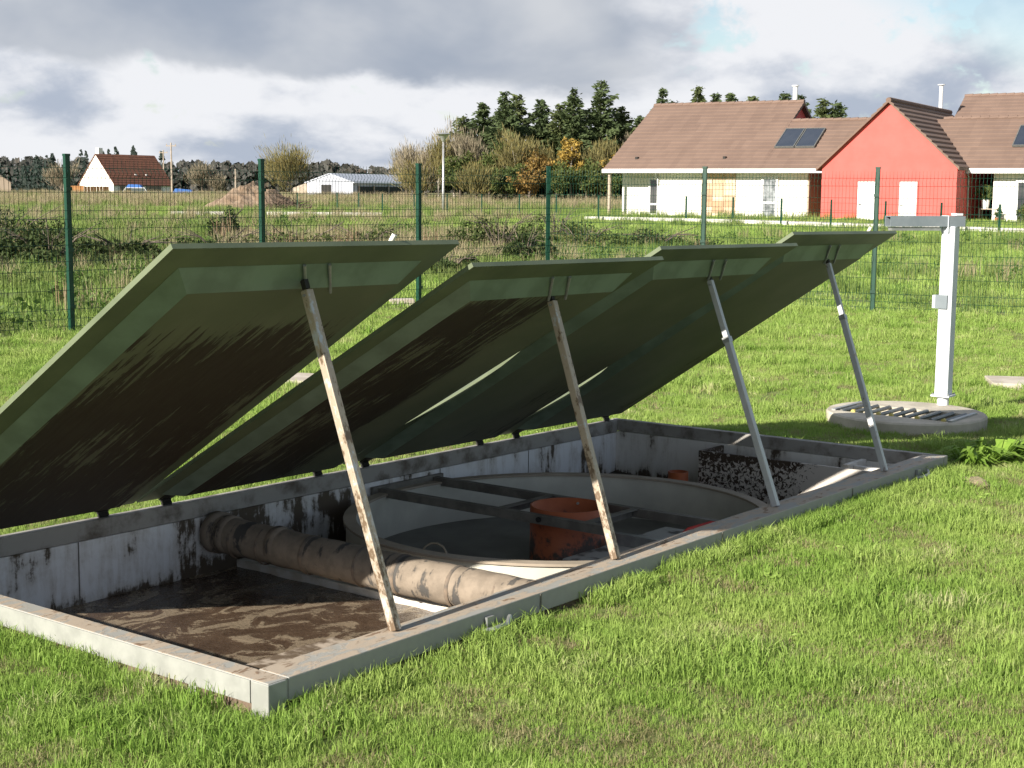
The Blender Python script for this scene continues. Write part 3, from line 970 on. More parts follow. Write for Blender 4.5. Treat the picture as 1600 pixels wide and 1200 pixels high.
bl2 = MB().box(0, 0.42, 0, 0.06, 0, 1.15).mesh('board', M['wood_dark'])
for i in range(8):
    link('board', bl, wf, Matrix.Translation((i * 0.44, -0.15 * i, 0)) @ Matrix.Rotation(R(-18), 4, 'Z'))
for i in range(8):
    link('board', bl2, wf, Matrix.Translation((3.55 + i * 0.42, -1.15 + 0.2 * i, 0)) @ Matrix.Rotation(R(28), 4, 'Z'))

# barn
bn_ = simple_house('barn', 'low grey sheet metal barn with a dark doorway and long pale roof', (-21.8, 199), R(28), 7.6, 16.5, 1.75, 2.95, 1.05, M['tin'], M['tin_roof'])
MB().box(-0.06, 0.03, 3.55, 5.2, -0.1, 1.4).build('doorway', M['dark'], bn_)
MB().box(1.2, 16.0, -0.05, 0.03, -0.1, 1.2).build('open_bay', M['dark'], bn_)
bp_ = MB().box(-0.1, 0.1, -0.12, 0.0, -0.2, 1.3).mesh('bay_post', M['timber'])
for x_ in (1.3, 5.0, 8.7, 12.4, 16.0):
    link('bay_post', bp_, bn_, Matrix.Translation((x_, -0.08, 0)))
MB().prism([(7.6, 0), (10.2, 0), (10.2, 0.95), (7.6, 1.7)], 0.2, 8, Matrix(((0, 1, 0, 0), (1, 0, 0, 0), (0, 0, 1, 0), (0, 0, 0, 1)))).build('lean_to', M['timber'], bn_)

lh = simple_house('house', 'tan walled house with a grey roof cut by the left edge', (-67.9, 198), R(-19), 9.5, 9.0, 1.95, 5.4, 0.5, M['tan_shade'], M['tile_grey'])

# utility poles
def upole(x_, y_, h, label, cross=True):
    t_ = thing('utility_pole', label, 'utility pole', Matrix.Translation((x_, y_, hgt(x_, y_))), 'utility poles across the fields')
    MB().tube([(0, 0, 0), (0, 0, h)], [0.14, 0.09], 8).build('pole', M['timber'], t_)
    if cross:
        MB().box(-0.7, 0.7, -0.05, 0.05, h - 0.5, h - 0.38).tube([(-0.6, 0, h - 0.4), (-0.6, 0, h - 0.15)], 0.05, 5).tube([(0.6, 0, h - 0.4), (0.6, 0, h - 0.15)], 0.05, 5).build('crossarm', M['timber'], t_)
upole(-46.6, 200, 7.0, 'tall utility pole right of the white cottage')
upole(-61.4, 200, 3.5, 'short pole left of the white cottage', False)
upole(-37.9, 200, 3.6, 'short pole between the tall pole and the dirt mound', False)
upole(-58.4, 245, 7.2, 'utility pole rising behind the white cottage roof')

# earth mound and brush heap
def mound(name, label, cat, c, rx, ry, h, m, seed, rough=0.25):
    b_ = MB()
    n, k_ = 34, 12
    for i in range(k_ + 1):
        rr = i / k_
        for j in range(n):
            a = 2 * math.pi * j / n
            wob = 1 + 0.22 * mnoise.noise(Vector((math.cos(a) * 1.5, math.sin(a) * 1.5, seed)))
            x_ = rr * rx * math.cos(a) * wob
            y_ = rr * ry * math.sin(a) * wob
            z_ = h * (1 - rr ** 1.25) + h * rough * (mnoise.noise(Vector((x_ * 0.9, y_ * 0.9, seed))) + 0.5 * mnoise.noise(Vector((x_ * 2.5, y_ * 2.5, seed)))) * (1 - rr * 0.6)
            b_.v.append((x_, y_, z_ - 0.15 * rr))
    for i in range(k_):
        for j in range(n):
            b_.f.append((i * n + j, i * n + (j + 1) % n, (i + 1) * n + (j + 1) % n, (i + 1) * n + j))
    o = b_.build(name, m)
    o.location = (c[0], c[1], hgt(*c) - 0.05)
    return tag(o, label, cat)
mound('earth_mound', 'brown heap of excavated earth behind the fence', 'mound', (-17.4, 97), 3.4, 4, 1.75, M['soil'], 4)
bh = thing('brush_heap', 'dark heap of cut brushwood at the foot of the earth mound', 'brush heap', Matrix.Translation((-14.4, 93, hgt(-14.4, 93))))
q = MB()
rb = random.Random(5)
for i in range(420):
    a = rb.random() * 6.28
    d = rb.random() ** 0.6
    p0 = Vector((math.cos(a) * d * 1.5, math.sin(a) * d * 1.2, rb.random() * 0.95 * (1 - d)))
    p1 = p0 + Vector((rb.gauss(0, 0.35), rb.gauss(0, 0.3), rb.gauss(0.1, 0.15)))
    q.tube([p0, p1], 0.02, 3, False)
q.build('branches', M['brush'], bh)
mound('brush_core', 'low core of soil and roots inside the brush heap', 'mound', (-14.4, 93), 1.4, 1.2, 0.6, M['brush'], 9) if False else None

# ------------------------------------------------------------------ trees
def conifer(x_, y_, h, r_, label, seed, m='conifer', lean=0.0):
    rn_ = random.Random(seed)
    t_ = thing('conifer_tree', label, 'tree', Matrix.Translation((x_, y_, hgt(x_, y_))), 'conifers behind the houses')
    MB().tube([(0, 0, 0), (lean * 0.5, 0, h * 0.5), (lean, 0, h * 0.97)], [0.22, 0.15, 0.03], 7).build('trunk', M['bark'], t_)
    c = MB()
    z_ = h * 0.12
    while z_ < h * 0.985:
        fr = z_ / h
        rad = r_ * (1 - fr) ** 0.75 * (0.7 + 0.6 * rn_.random())
        nb = 5 if fr < 0.9 else 3
        a0 = rn_.random() * 6.28
        for k in range(nb):
            a = a0 + k * 6.28 / nb + rn_.gauss(0, 0.35)
            rl = rad * (0.45 + 0.75 * rn_.random()) + 0.12
            dz = rl * rn_.uniform(-0.1, 0.35)
            nst = max(3, int(rl / 0.22))
            for s_ in range(nst):
                q = ((s_ + 0.5) / nst) ** 0.8
                px_ = math.cos(a) * rl * q + lean * fr
                py_ = math.sin(a) * rl * q
                pz_ = z_ + dz * q
                wd = 0.42 * (1.15 - q) + 0.12
                for _ in range(7):
                    p_ = Vector((px_ + rn_.gauss(0, wd * 0.5), py_ + rn_.gauss(0, wd * 0.5), pz_ + rn_.gauss(0, 0.14)))
                    d1 = Vector((math.cos(a), math.sin(a), rn_.gauss(0, 0.35))).normalized()
                    d2 = d1.cross(Vector((rn_.gauss(0, 1), rn_.gauss(0, 1), rn_.gauss(0, 1)))).normalized()
                    s = 0.21 * (0.6 + rn_.random())
                    c.add([p_ - d1 * s, p_ + d2 * s * 0.42, p_ + d1 * s, p_ - d2 * s * 0.42], [(0, 1, 2, 3)])
        z_ += 0.30 + 0.22 * rn_.random()
    c.build('crown', M[m], t_)
    return t_


con = [  # x at 150 m scale, y, top z, radius, label
    (-5.3, 156, 9.6, 2.0, 'leftmost ragged conifer of the tall clump, lower than its neighbours'),
    (-3.1, 152, 11.0, 1.7, 'narrow conifer with a pointed top at the left of the clump'),
    (-0.95, 150, 11.9, 1.9, 'broad conifer with a twin top in the middle of the left clump'),
    (0.3, 154, 11.6, 1.7, 'dark conifer just right of the twin topped one'),
    (1.6, 151, 11.1, 1.8, 'leaning conifer whose top bends to the right over the left clump'),
    (3.3, 153, 8.9, 1.6, 'short dense conifer in the dip between the two tall clumps'),
    (4.6, 150, 10.6, 1.9, 'full conifer left of the two spires'),
    (6.1, 149, 12.3, 1.35, 'slim spired conifer, second highest of the row'),
    (8.6, 150, 13.2, 1.75, 'tallest spired conifer standing left of the long brown roof'),
    (11.2, 153, 10.6, 1.7, 'dark conifer with a broken top beside the long brown roof'),
    (12.9, 156, 9.6, 1.6, 'low conifer partly hidden by the left slope of the brown roof'),
    (14.9, 158, 12.2, 1.5, 'conifer showing its tip over the left end of the roof ridge'),
    (18.9, 158, 12.5, 1.3, 'pointed conifer tip over the middle of the roof ridge'),
    (20.5, 159, 11.9, 1.3, 'blunt conifer tip right of the middle of the ridge'),
    (22.2, 160, 12.1, 1.2, 'thin conifer tip left of the chimney pipe'),
    (24.1, 160, 11.8, 1.3, 'small conifer tip just right of the chimney pipe'),
    (27.3, 161, 12.1, 1.6, 'bushy conifer top above the right end of the ridge'),
    (29.0, 160, 12.0, 1.5, 'conifer right behind the small dark red gable'),
    (31.2, 158, 11.4, 1.9, 'rounded conifer right of the dark red gable'),
    (33.0, 158, 11.2, 1.8, 'rightmost rounded conifer above the lower roof'),
    (-1.9, 158, 9.8, 2.0, 'conifer filling the gap left of the twin topped one'),
    (2.5, 159, 8.6, 2.0, 'lower conifer behind the leaning one'),
    (5.3, 157, 9.7, 2.1, 'conifer filling in behind the slim spire'),
    (7.4, 156, 10.2, 1.9, 'conifer between the slim spire and the tallest one'),
    (9.9, 158, 9.2, 2.1, 'lower conifer right behind the tallest spire'),
    (16.0, 160, 11.2, 1.5, 'low conifer tip beside the left end of the ridge')]
for i, (x_, y_, zt, r_, lb) in enumerate(con):
    conifer(x_ * y_ / 150.0, y_, (zt - 1.65) * y_ / 150.0 + 1.65 - 0.9, r_ * 2.25, lb, 40 + i, 'conifer' if i % 3 else 'conifer2', 1.3 if i == 4 else rnd.uniform(-0.3, 0.3))


def broadleaf(x_, y_, h, r_, label, seed, leafm, barkm='bark', dens=1.0, leaf=0.16, twigs=True, trunk_frac=0.25, name='deciduous_tree', group='deciduous trees below the conifers', ybase=None):
    rn_ = random.Random(seed)
    t_ = thing(name, label, 'tree', Matrix.Translation((x_, y_, hgt(x_, y_) if ybase is None else ybase)), group)
    tr = MB()
    tips = []
    tr.tube([(0, 0, 0), (rn_.gauss(0, 0.1), 0, h * trunk_frac), (rn_.gauss(0, 0.2), rn_.gauss(0, 0.2), h * 0.85)], [0.16, 0.12, 0.03], 6)
    nl = 13
    for k in range(nl):
        z0 = h * (trunk_frac + (0.8 - trunk_frac) * k / nl)
        a = rn_.random() * 6.28
        rl = r_ * (0.5 + 0.6 * rn_.random()) * (1 - 0.55 * k / nl)
        e = Vector((math.cos(a) * rl, math.sin(a) * rl, z0 + rl * (0.6 + 0.5 * rn_.random())))
        mid = Vector((math.cos(a) * rl * 0.5, math.sin(a) * rl * 0.5, z0 + (e.z - z0) * 0.35))
        tr.tube([(0, 0, z0), mid, e], [0.07, 0.05, 0.02], 4, False)
        tips += [e, (mid + e) / 2, mid]
        for _ in range(4):
            s0 = mid.lerp(e, rn_.random())
            e2 = s0 + Vector((rn_.gauss(0, 0.35) * r_, rn_.gauss(0, 0.35) * r_, abs(rn_.gauss(0.25, 0.25)) * r_))
            tr.tube([s0, e2], [0.03, 0.012], 3, False)
            tips += [e2, s0.lerp(e2, 0.6)]
    tips.append(Vector((0, 0, h * 0.92)))
    tr.build('trunk', M[barkm], t_)
    c = MB()
    for tp in tips:
        if twigs:
            for _ in range(int(16 * dens)):
                p_ = tp + Vector((rn_.gauss(0, 0.22), rn_.gauss(0, 0.22), rn_.gauss(0, 0.22))) * r_ * 0.75
                d1 = (Vector((p_.x, p_.y, (p_.z - h * 0.3))) + Vector((rn_.gauss(0, 0.6), rn_.gauss(0, 0.6), 1.0 + rn_.random()))).normalized()
                d2 = d1.cross(Vector((rn_.gauss(0, 1), rn_.gauss(0, 1), rn_.gauss(0, 1)))).normalized()
                L_ = 0.35 * (0.5 + rn_.random())
                c.add([p_ - d1 * L_, p_ + d2 * 0.028, p_ + d1 * L_, p_ - d2 * 0.028], [(0, 1, 2, 3)])
        else:
            n_ = int(26 * dens * (0.4 + rn_.random()))
            leaf_cloud(c, tp, (r_ * 0.27, r_ * 0.27, r_ * 0.24), n_, leaf, rn_)
    c.build('crown', M[leafm], t_)
    return t_


dec = [
    (-10.6, 152, 5.2, 1.8, 'bare pale tree at the left end of the wood, behind the fence post', 'twigs', 'pale_bark', True, 1.0),
    (-8.9, 150, 5.0, 1.7, 'bare pale tree left of the street lamp', 'twigs', 'pale_bark', True, 1.0),
    (-7.6, 148, 6.3, 1.8, 'bare tree with yellow tinted twigs left of the street lamp head', 'twigs_olive', 'pale_bark', True, 1.2),
    (-6.0, 150, 7.8, 1.9, 'tall bare tree rising just right of the street lamp', 'twigs', 'pale_bark', True, 1.2),
    (-4.2, 146, 7.0, 1.8, 'pale trunked bare tree in front of the left conifers', 'twigs', 'pale_bark', True, 1.1),
    (-5.3, 145, 4.2, 1.9, 'low green tree at the foot of the left conifers', 'green_leaf', 'bark', False, 1.3),
    (-2.4, 145, 4.6, 2.1, 'bushy green tree below the narrow conifer', 'green_leaf', 'bark', False, 1.4),
    (0.1, 144, 7.2, 2.1, 'olive bare tree with upswept twigs in front of the left clump', 'twigs_olive', 'pale_bark', True, 1.7),
    (2.0, 143, 5.0, 1.8, 'orange leaved tree low behind the mesh fence', 'orange_leaf', 'pale_bark', False, 1.1),
    (3.6, 145, 5.9, 1.7, 'olive bare tree between the orange and the yellow tree', 'twigs_olive', 'bark', True, 1.4),
    (5.6, 144, 7.5, 1.6, 'bright yellow leaved tree in front of the dark conifers', 'yellow_leaf', 'pale_bark', False, 0.9),
    (7.6, 145, 5.6, 1.5, 'smaller yellow brown tree right of the bright yellow one', 'twigs_olive', 'bark', True, 1.4),
    (9.2, 146, 7.0, 1.6, 'olive brown bare tree under the tallest conifer', 'twigs_olive', 'bark', True, 1.6),
    (10.6, 144, 4.8, 1.6, 'golden leaved tree beside the left edge of the long house', 'yellow_leaf', 'bark', False, 0.5),
    (11.9, 150, 8.2, 1.7, 'bare tree reaching up beside the slope of the brown roof', 'twigs', 'bark', True, 1.3),
    (-0.7, 142, 3.2, 1.6, 'low green thicket tree under the olive bare tree', 'green_leaf', 'bark', False, 1.3),
    (4.3, 142, 3.6, 1.8, 'low thicket tree with dull leaves under the yellow tree', 'green_leaf', 'bark', False, 1.3),
    (7.0, 142, 3.4, 1.7, 'low thicket tree right of the green fence post', 'green_leaf', 'bark', False, 1.2),
    (9.4, 141, 3.2, 1.6, 'low thicket tree near the porch of the long house', 'green_leaf', 'bark', False, 1.2),
    (-9.6, 150, 3.0, 1.9, 'low yellowish thicket tree at the left end of the wood', 'twigs_olive', 'bark', True, 1.2),
    (-3.6, 142, 2.9, 1.7, 'low thicket tree right of the lamp post', 'twigs_olive', 'bark', True, 1.4),
    (1.6, 141, 2.6, 1.5, 'small orange leaved thicket tree below the orange one', 'orange_leaf', 'bark', False, 0.9),
    (12.6, 146, 4.6, 1.8, 'olive tree seen through the porch of the long house', 'twigs_olive', 'bark', True, 1.5)]
for i, (x_, y_, h_, r_, lb, lm_, bk, tw, dn) in enumerate(dec):
    broadleaf(x_, y_, h_ * (0.86 if x_ > -4.0 else 0.95), r_ * 1.05, lb, 80 + i, lm_, bk, dn, 0.15, tw)
broadleaf(-27.3, 180, 4.5, 3.3, 'round bare autumn tree behind the grey barn', 130, 'twigs_olive', 'bark', 2.2, 0.15, True, group='trees of the far fields')
broadleaf(-55.6, 190, 2.9, 1.9, 'small bare bush tree left of the white cottage', 131, 'twigs', 'bark', 1.2, 0.15, True, group='trees of the far fields').location = (-58.6, 190, 0.9)
broadleaf(-43.5, 205, 3.6, 1.8, 'thin bare tree between the tall pole and the mound', 132, 'twigs', 'bark', 0.8, 0.15, True, group='trees of the far fields')
broadleaf(-41.5, 205, 2.4, 1.3, 'small bare tree left of the earth mound', 133, 'twigs', 'bark', 0.6, 0.15, True, group='trees of the far fields')
broadleaf(-13.0, 178, 4.2, 2.2, 'olive tree standing over the right end of the barn roof', 134, 'twigs_olive', 'bark', 1.6, 0.15, True, group='trees of the far fields')
broadleaf(-11.4, 165, 5.0, 2.0, 'bare tree between the barn and the wood', 135, 'twigs', 'pale_bark', 1.2, 0.15, True, group='trees of the far fields')


# distant woods: one mass each, built as many crowns of leaf clumps
def wood(name, path, hfun, n_per_m, m, seed, spiky=False, size=1.5):
    rn_ = random.Random(seed)
    b_ = MB()
    for (ax, ay), (bx, by) in zip(path[:-1], path[1:]):
        L_ = math.hypot(bx - ax, by - ay)
        for _ in range(int(L_ * n_per_m)):
            q = rn_.random()
            cx, cy = ax + (bx - ax) * q, ay + (by - ay) * q + rn_.uniform(0, 25)
            h = hfun(q, cx) * (0.86 + 0.2 * rn_.random() + 0.12 * mnoise.noise(Vector((cx * 0.03, 0, seed))))
            g = 0.8
            r_ = (2.2 if spiky else 5.0) * (0.7 + 0.6 * rn_.random())
            nf = 90 if spiky else 60
            for _ in range(nf):
                zz = rn_.random()
                rad = r_ * ((1 - zz) ** 0.8 if spiky else math.sqrt(max(0, 1 - (2 * max(zz, 0.4) - 0.9) ** 2 * 0.75)) * (1.05 - 0.75 * zz ** 3))
                a = rn_.random() * 6.28
                p_ = Vector((cx + math.cos(a) * rad, cy + math.sin(a) * rad, g + h * (0.02 + 0.98 * zz)))
                s = size * (0.5 + 0.7 * rn_.random()) * (0.6 if spiky else 1)
                d1 = Vector((rn_.gauss(0, 1), rn_.gauss(0, 0.5), rn_.gauss(0, 1))).normalized()
                d2 = d1.cross(Vector((rn_.gauss(0, 0.3), 1, rn_.gauss(0, 0.3)))).normalized()
                b_.add([p_ - d1 * s, p_ + d2 * s * 0.7, p_ + d1 * s, p_ - d2 * s * 0.7], [(0, 1, 2, 3)])
    return stuff(b_.build(name, m))


wood('fir_wood', [(-190, 420), (-103, 420)], lambda q, cx: 11.6 + 1.5 * math.sin(q * 9) - (3.0 if cx < -140 else 0), 0.62, M['far_fir'], 3, True, 0.95)
wood('far_wood', [(-420, 620), (-190, 620), (60, 620)], lambda q, cx: 12.6 - 2.6 * sst(-170, 0, cx) + 0.9 * math.sin(cx * 0.05), 0.85, M['far_wood'], 5, False, 1.7)
wood('far_wood', [(60, 640), (420, 640)], lambda q, cx: 10.0, 0.30, M['far_wood'], 6, False, 2.0)


# ------------------------------------------------------------------ mesh fence
def hfence(x, y):
    return hgt(x, y)


PANEL_W, PANEL_H = 2.44, 1.93
folds = (0.17, 0.72, 1.20, 1.78)


def panel_mesh():
    b_ = MB()
    nV = 50

    def yoff(z_):
        for fz in folds:
            if abs(z_ - fz) < 0.05:
                return -0.035 * (1 - abs(z_ - fz) / 0.05)
        return 0.0
    zs = [0.0]
    for fz in folds:
        zs += [fz - 0.05, fz, fz + 0.05]
    zs += [PANEL_H]
    rw = 0.0030
    for i in range(nV):
        x_ = PANEL_W * i / (nV - 1)
        b_.tube([(x_, yoff(z_), z_) for z_ in zs], rw, 3, False)
    hz = []
    for fz in folds:
        hz += [fz - 0.055, fz + 0.055]
    hz += [0.445, 0.96, 1.35, 1.56] + [0.03]
    for z_ in hz:
        b_.tube([(0, -0.008, z_), (PANEL_W, -0.008, z_)], 0.0033, 3, False)
    return b_.mesh('mesh_panel', M['wire'])


FN = thing('mesh_fence', 'dark green welded mesh fence round the lawn, with square posts', 'fence')
pmesh = panel_mesh()
post = MB().box(-0.029, 0.029, -0.029, 0.029, -0.1, 2.02).mesh('post', M['fence'])
capm = MB().box(-0.033, 0.033, -0.033, 0.033, 2.02, 2.045).mesh('cap', M['fence'])
clipm = MB().box(-0.036, 0.036, -0.048, -0.030, -0.02, 0.02).mesh('clip', M['fence'])


def line(p0, dirv, k0, k1):
    pts = []
    for k in range(k0, k1 + 1):
        pts.append((p0[0] + dirv[0] * 2.5 * k, p0[1] + dirv[1] * 2.5 * k))
    return pts


left_pts = [(-12.15, 11.0), (-10.37, 12.74), (-8.6, 14.5), (-6.85, 16.3)]
pL = Vector((-5.10, 16.75))
pC = Vector((0.54, 22.7))
dl = (pC - pL) / 3
pR = Vector((5.10, 20.55))
dr = (pR - pC) / 2
fpts = [pL + dl * k for k in range(-2, 4)] + [pC + dr * k for k in range(1, 5)]
for i, p_ in enumerate(fpts):
    g = hgt(p_.x, p_.y)
    d_ = (fpts[min(i + 1, len(fpts) - 1)] - fpts[max(i - 1, 0)])
    mm = Matrix.Translation((p_.x, p_.y, g)) @ Matrix.Rotation(math.atan2(d_.y, d_.x), 4, 'Z')
    po = link('post', post, FN, mm)
    link('cap', capm, po)
    for z_ in (0.3, 0.95, 1.65):
        link('clip', clipm, po, Matrix.Translation((0, 0, z_)))
for a, b in zip(fpts[:-1], fpts[1:]):
    d_ = b - a
    za, zb = hgt(a.x, a.y), hgt(b.x, b.y)
    mm = Matrix.Translation((a.x, a.y, za + 0.05)) @ Matrix.Rotation(math.atan2(d_.y, d_.x), 4, 'Z') @ Matrix.Rotation(-math.atan2(zb - za, d_.length), 4, 'Y') @ Matrix.Diagonal(((d_.length - 0.06) / PANEL_W, 1, 1, 1)) @ Matrix.Translation((0.03, -0.045, 0))
    link('mesh_panel', pmesh, FN, mm)

# ------------------------------------------------------------------ concrete collar with grate, hoist post, slabs
RC = Vector((2.83, 10.32))
cg = hgt(RC.x, RC.y) - 0.02
ra = math.atan2(0.7935, 0.6085)
CM = Matrix.Translation((RC.x, RC.y, cg)) @ Matrix.Rotation(R(90 - 37.5), 4, 'Z')   # local x runs with the tank's long side
CO = thing('manhole', 'round concrete manhole collar with a steel bar grate in the lawn', 'manhole', CM)
b_ = MB()
n = 72
RR, HH = 0.56, 0.12
hx, hy = 0.21, 0.43
ox_ = -0.05
outer = [(RR * math.cos(2 * math.pi * k / n), RR * math.sin(2 * math.pi * k / n)) for k in range(n)]
inner = []
for x_, y_ in outer:
    s = min(hx / max(abs(x_), 1e-6), hy / max(abs(y_), 1e-6))
    inner.append((x_ * s + ox_, y_ * s))
vs = [(x_, y_, -0.1) for x_, y_ in outer] + [(x_, y_, HH - 0.012) for x_, y_ in outer] + [(x_ * 0.982, y_ * 0.982, HH) for x_, y_ in outer] + [(x_, y_, HH) for x_, y_ in inner] + [(x_, y_, -0.3) for x_, y_ in inner]
fs = []
for L_ in range(4):
    for k in range(n):
        a, c = L_ * n + k, L_ * n + (k + 1) % n
        fs.append((a, c, c + n, a + n))
fs.append(tuple(4 * n + k for k in range(n)))
b_.add(vs, fs)
b_.build('collar', M['concrete'], CO)
MB().box(ox_ - hx + 0.004, ox_ + hx - 0.004, -hy + 0.004, hy - 0.004, -0.29, -0.2).build('shaft_floor', M['dark'], CO)
bar = MB().tube([(ox_ - hx + 0.004, 0, 0), (ox_ + hx - 0.004, 0, 0)], 0.015, 8).mesh('grate_bar', M['grate'])
cp = MB().tube([(ox_ - hx - 0.012, 0, 0.008), (ox_ - hx + 0.012, 0, 0.008)], 0.016, 8).mesh('end_cap', M['yellow'])
for k in range(9):
    y_ = -hy + 0.05 + k * (2 * hy - 0.1) / 8
    o = link('grate_bar', bar, CO, Matrix.Translation((0, y_, HH - 0.004)))
    if k in (0, 2, 4, 5, 7):
        link('end_cap', cp, o)
for y_ in (-hy, hy):
    MB().box(ox_ - hx - 0.02, ox_ + hx + 0.05, y_ - 0.015, y_ + 0.015, HH - 0.01, HH + 0.012).build('frame_bar', M['galv'], CO)

# hoist post
PX, PY = 3.20, 10.68
HP = thing('hoist_post', 'white steel hoist post with a horizontal square arm beside the manhole', 'post', Matrix.Translation((PX, PY, hgt(PX, PY) - 0.02)) @ Matrix.Rotation(R(-37.5), 4, 'Z'))
# local x = right/near, y = along the tank
MB().box(-0.050, 0.050, -0.050, 0.050, 0.20, 1.44).build('column', M['white_metal'], HP, bevel=0.006)
MB().box(-0.07, 0.07, -0.07, 0.07, 0.188, 0.20).build('flange', M['white_metal'], HP)
MB().tube([(0, 0, 0.05), (0, 0, 0.188)], 0.042, 16).build('socket', M['white_metal'], HP)
ar = MB()
mm = Matrix.Rotation(R(37.5), 4, 'Z') @ Matrix.Rotation(R(14), 4, 'Z')
# hollow square arm, open at the left end
x0, x1, hw, zt = -0.51, 0.09, 0.043, 1.515
ar.box(x0, x1, -hw, hw, zt - 0.006, zt, mm)
ar.box(x0, x1, -hw, hw, zt - 0.076, zt - 0.07, mm)
ar.box(x0, x1, -hw, -hw + 0.006, zt - 0.07, zt - 0.006, mm)
ar.box(x0, x1, hw - 0.006, hw, zt - 0.07, zt - 0.006, mm)
for a_, b_ in ((-0.058, -0.058), (0.058, -0.058), (-0.058, 0.058), (0.058, 0.058)):
    MB().tube([(a_, b_, 0.201), (a_, b_, 0.212)], 0.008, 6).build('bolt', M['galv'], HP)
arm_m = simple('grey_painted_steel', (0.20, 0.23, 0.25), (0.16, 0.19, 0.21), 6, 0.5, 0.05, 0.002)
ar.build('arm', arm_m, HP)
MB().box(x0 + 0.02, -0.10, -0.03, 0.03, zt - 0.105, zt - 0.08, mm).build('arm_plate', M['galv'], HP)
MB().box(-0.052, -0.046, -0.048, 0.048, zt - 0.12, zt - 0.0 + 0.004, mm).build('weld_plate', M['white_metal'], HP)
MB().box(-0.07, 0.02, -0.066, -0.051, 0.84, 0.94).box(-0.066, -0.051, -0.050, 0.02, 0.84, 0.94).build('bracket', arm_m, HP)
MB().box(-0.105, -0.067, -0.03, 0.03, 0.84, 0.935).build('clamp', M['white_metal'], HP)
MB().box(0.02, 0.07, -0.04, 0.04, zt + 0.004, zt + 0.02, mm).build('stop_block', M['white_metal'], HP)

# flush slabs in the lawn
def slab(label, cx, cy, w_, l_, ang, h=0.05):
    g = hgt(cx, cy)
    o = MB().box(-w_ / 2, w_ / 2, -l_ / 2, l_ / 2, -0.05, h).build('concrete_slab', M['paver'], bevel=0.006)
    o.matrix_world = Matrix.Translation((cx, cy, g)) @ Matrix.Rotation(ang, 4, 'Z')
    return tag(o, label, 'slab')
slab('pale rectangular slab set in the lawn behind the muddy lids', -1.85, 12.5, 0.55, 0.5, R(-20))
slab('pale slab at the right edge with the post shadow across it', 4.62, 12.55, 0.9, 0.55, R(-10))
slab('small grey stone at the foot of a fence post', -1.62, 21.2, 0.35, 0.3, R(10), 0.09)

# ------------------------------------------------------------------ the pit
PT = thing('pit', 'long rectangular treatment pit with steel rim and white lined walls', 'pit', TM)
RH = 0.075
MB().box(-0.13, 0.0, 0.082, TL - 0.06, -RH, 0.0).build('rim_rail', M['rim'], PT, bevel=0.004)
MB().box(-TW, 0.0, 0.0, 0.080, -RH, 0.0).build('rim_rail', M['rim'], PT, bevel=0.004)
MB().box(-TW, -TW + 0.055, 0.082, TL - 0.06, -RH - 0.01, -0.002).build('rim_rail', M['rim_old'], PT, bevel=0.003)
MB().box(-TW, 0.0, TL - 0.058, TL, -RH, 0.0).build('rim_rail', M['rim_old'], PT, bevel=0.003)
MB().box(-0.07, 0.004, -0.004, 0.07, -0.17, -0.003).build('corner_post', M['rim_end'], PT, bevel=0.003)
MB().box(-TW + 0.01, -0.075, -0.0045, -0.001, -RH + 0.002, -0.003).build('rim_face', M['rim_end'], PT)
# joint plates on the near rail and feet under the rim
for y_ in (1.35, 2.70, 4.05):
    MB().box(-0.002, 0.003, y_ - 0.004, y_ + 0.004, -RH, -0.004).build('rail_joint', M['galv_dark'], PT)
ft = MB().box(-0.018, 0.018, -0.018, 0.018, -0.22, -RH).mesh('rim_foot', M['rim_end'])
for x_ in (-0.35, -0.75, -1.1, -1.5, -1.9):
    link('rim_foot', ft, PT, Matrix.Translation((x_, 0.025, 0)))
for y_ in (4.42, 4.52, 3.1, 1.7):
    link('rim_foot', ft, PT, Matrix.Translation((-0.03, y_, 0)))
MB().box(-TW + 0.03, -0.08, 0.012, 0.028, -0.6, -RH - 0.004).build('soil_infill', M['brush'], PT)
MB().box(-0.026, -0.012, 0.08, TL - 0.06, -0.6, -RH - 0.004).build('soil_infill', M['brush'], PT)
# walls
MB().box(-TW + 0.02, -TW + 0.055, 0.06, TL - 0.06, -1.0, -RH - 0.012).build('side_wall', M['wall_dirty'], PT)
MB().box(-TW + 0.06, -0.09, TL - 0.075, TL - 0.045, -1.0, -RH - 0.002).build('side_wall', M['wall_end'], PT)
MB().box(-TW + 0.06, -0.09, 0.03, 0.072, -1.0, -RH - 0.002).build('side_wall', M['wall_end'], PT)
MB().box(-0.10, -0.03, 0.075, TL - 0.08, -1.0, -RH - 0.002).build('side_wall', M['wall_end'], PT)
MB().box(-TW + 0.02, -0.03, 0.03, TL - 0.03, -1.05, -1.002).build('floor', M['floor_grey'], PT)
# inner ledge of the near wall
MB().box(-0.525, -0.102, 0.076, 0.80, -0.20, -0.14).build('ledge', M['ledge'], PT, bevel=0.004)
MB().box(-0.45, -0.102, 0.804, 1.0, -0.26, -0.16).build('ledge_end', M['white_pvc'], PT, bevel=0.004)
# cross wall under the pipe
MB().box(-TW + 0.06, -0.12, 1.90, 2.045, -0.9, -0.335).build('cross_wall', M['white_pvc'], PT)
# side wall seams
for y_ in (0.98, 3.45, 4.3):
    MB().box(-TW + 0.0552, -TW + 0.057, y_, y_ + 0.006, -0.5, -RH - 0.012).build('wall_seam', M['galv_dark'], PT)
# weir box at the far end
bx = MB()
bx.box(-1.46, -0.11, 5.0, 5.02, -0.9, -0.085)
bx.box(-1.46, -1.44, 5.021, 5.285, -0.9, -0.086)
bx.build('weir_plate', M['baffle'], PT)
MB().box(-0.50, -0.47, 5.021, 5.285, -0.6, -0.065).box(-0.468, -0.3, 5.1, 5.13, -0.3, -0.08).build('weir_divider', M['white_pvc'], PT)
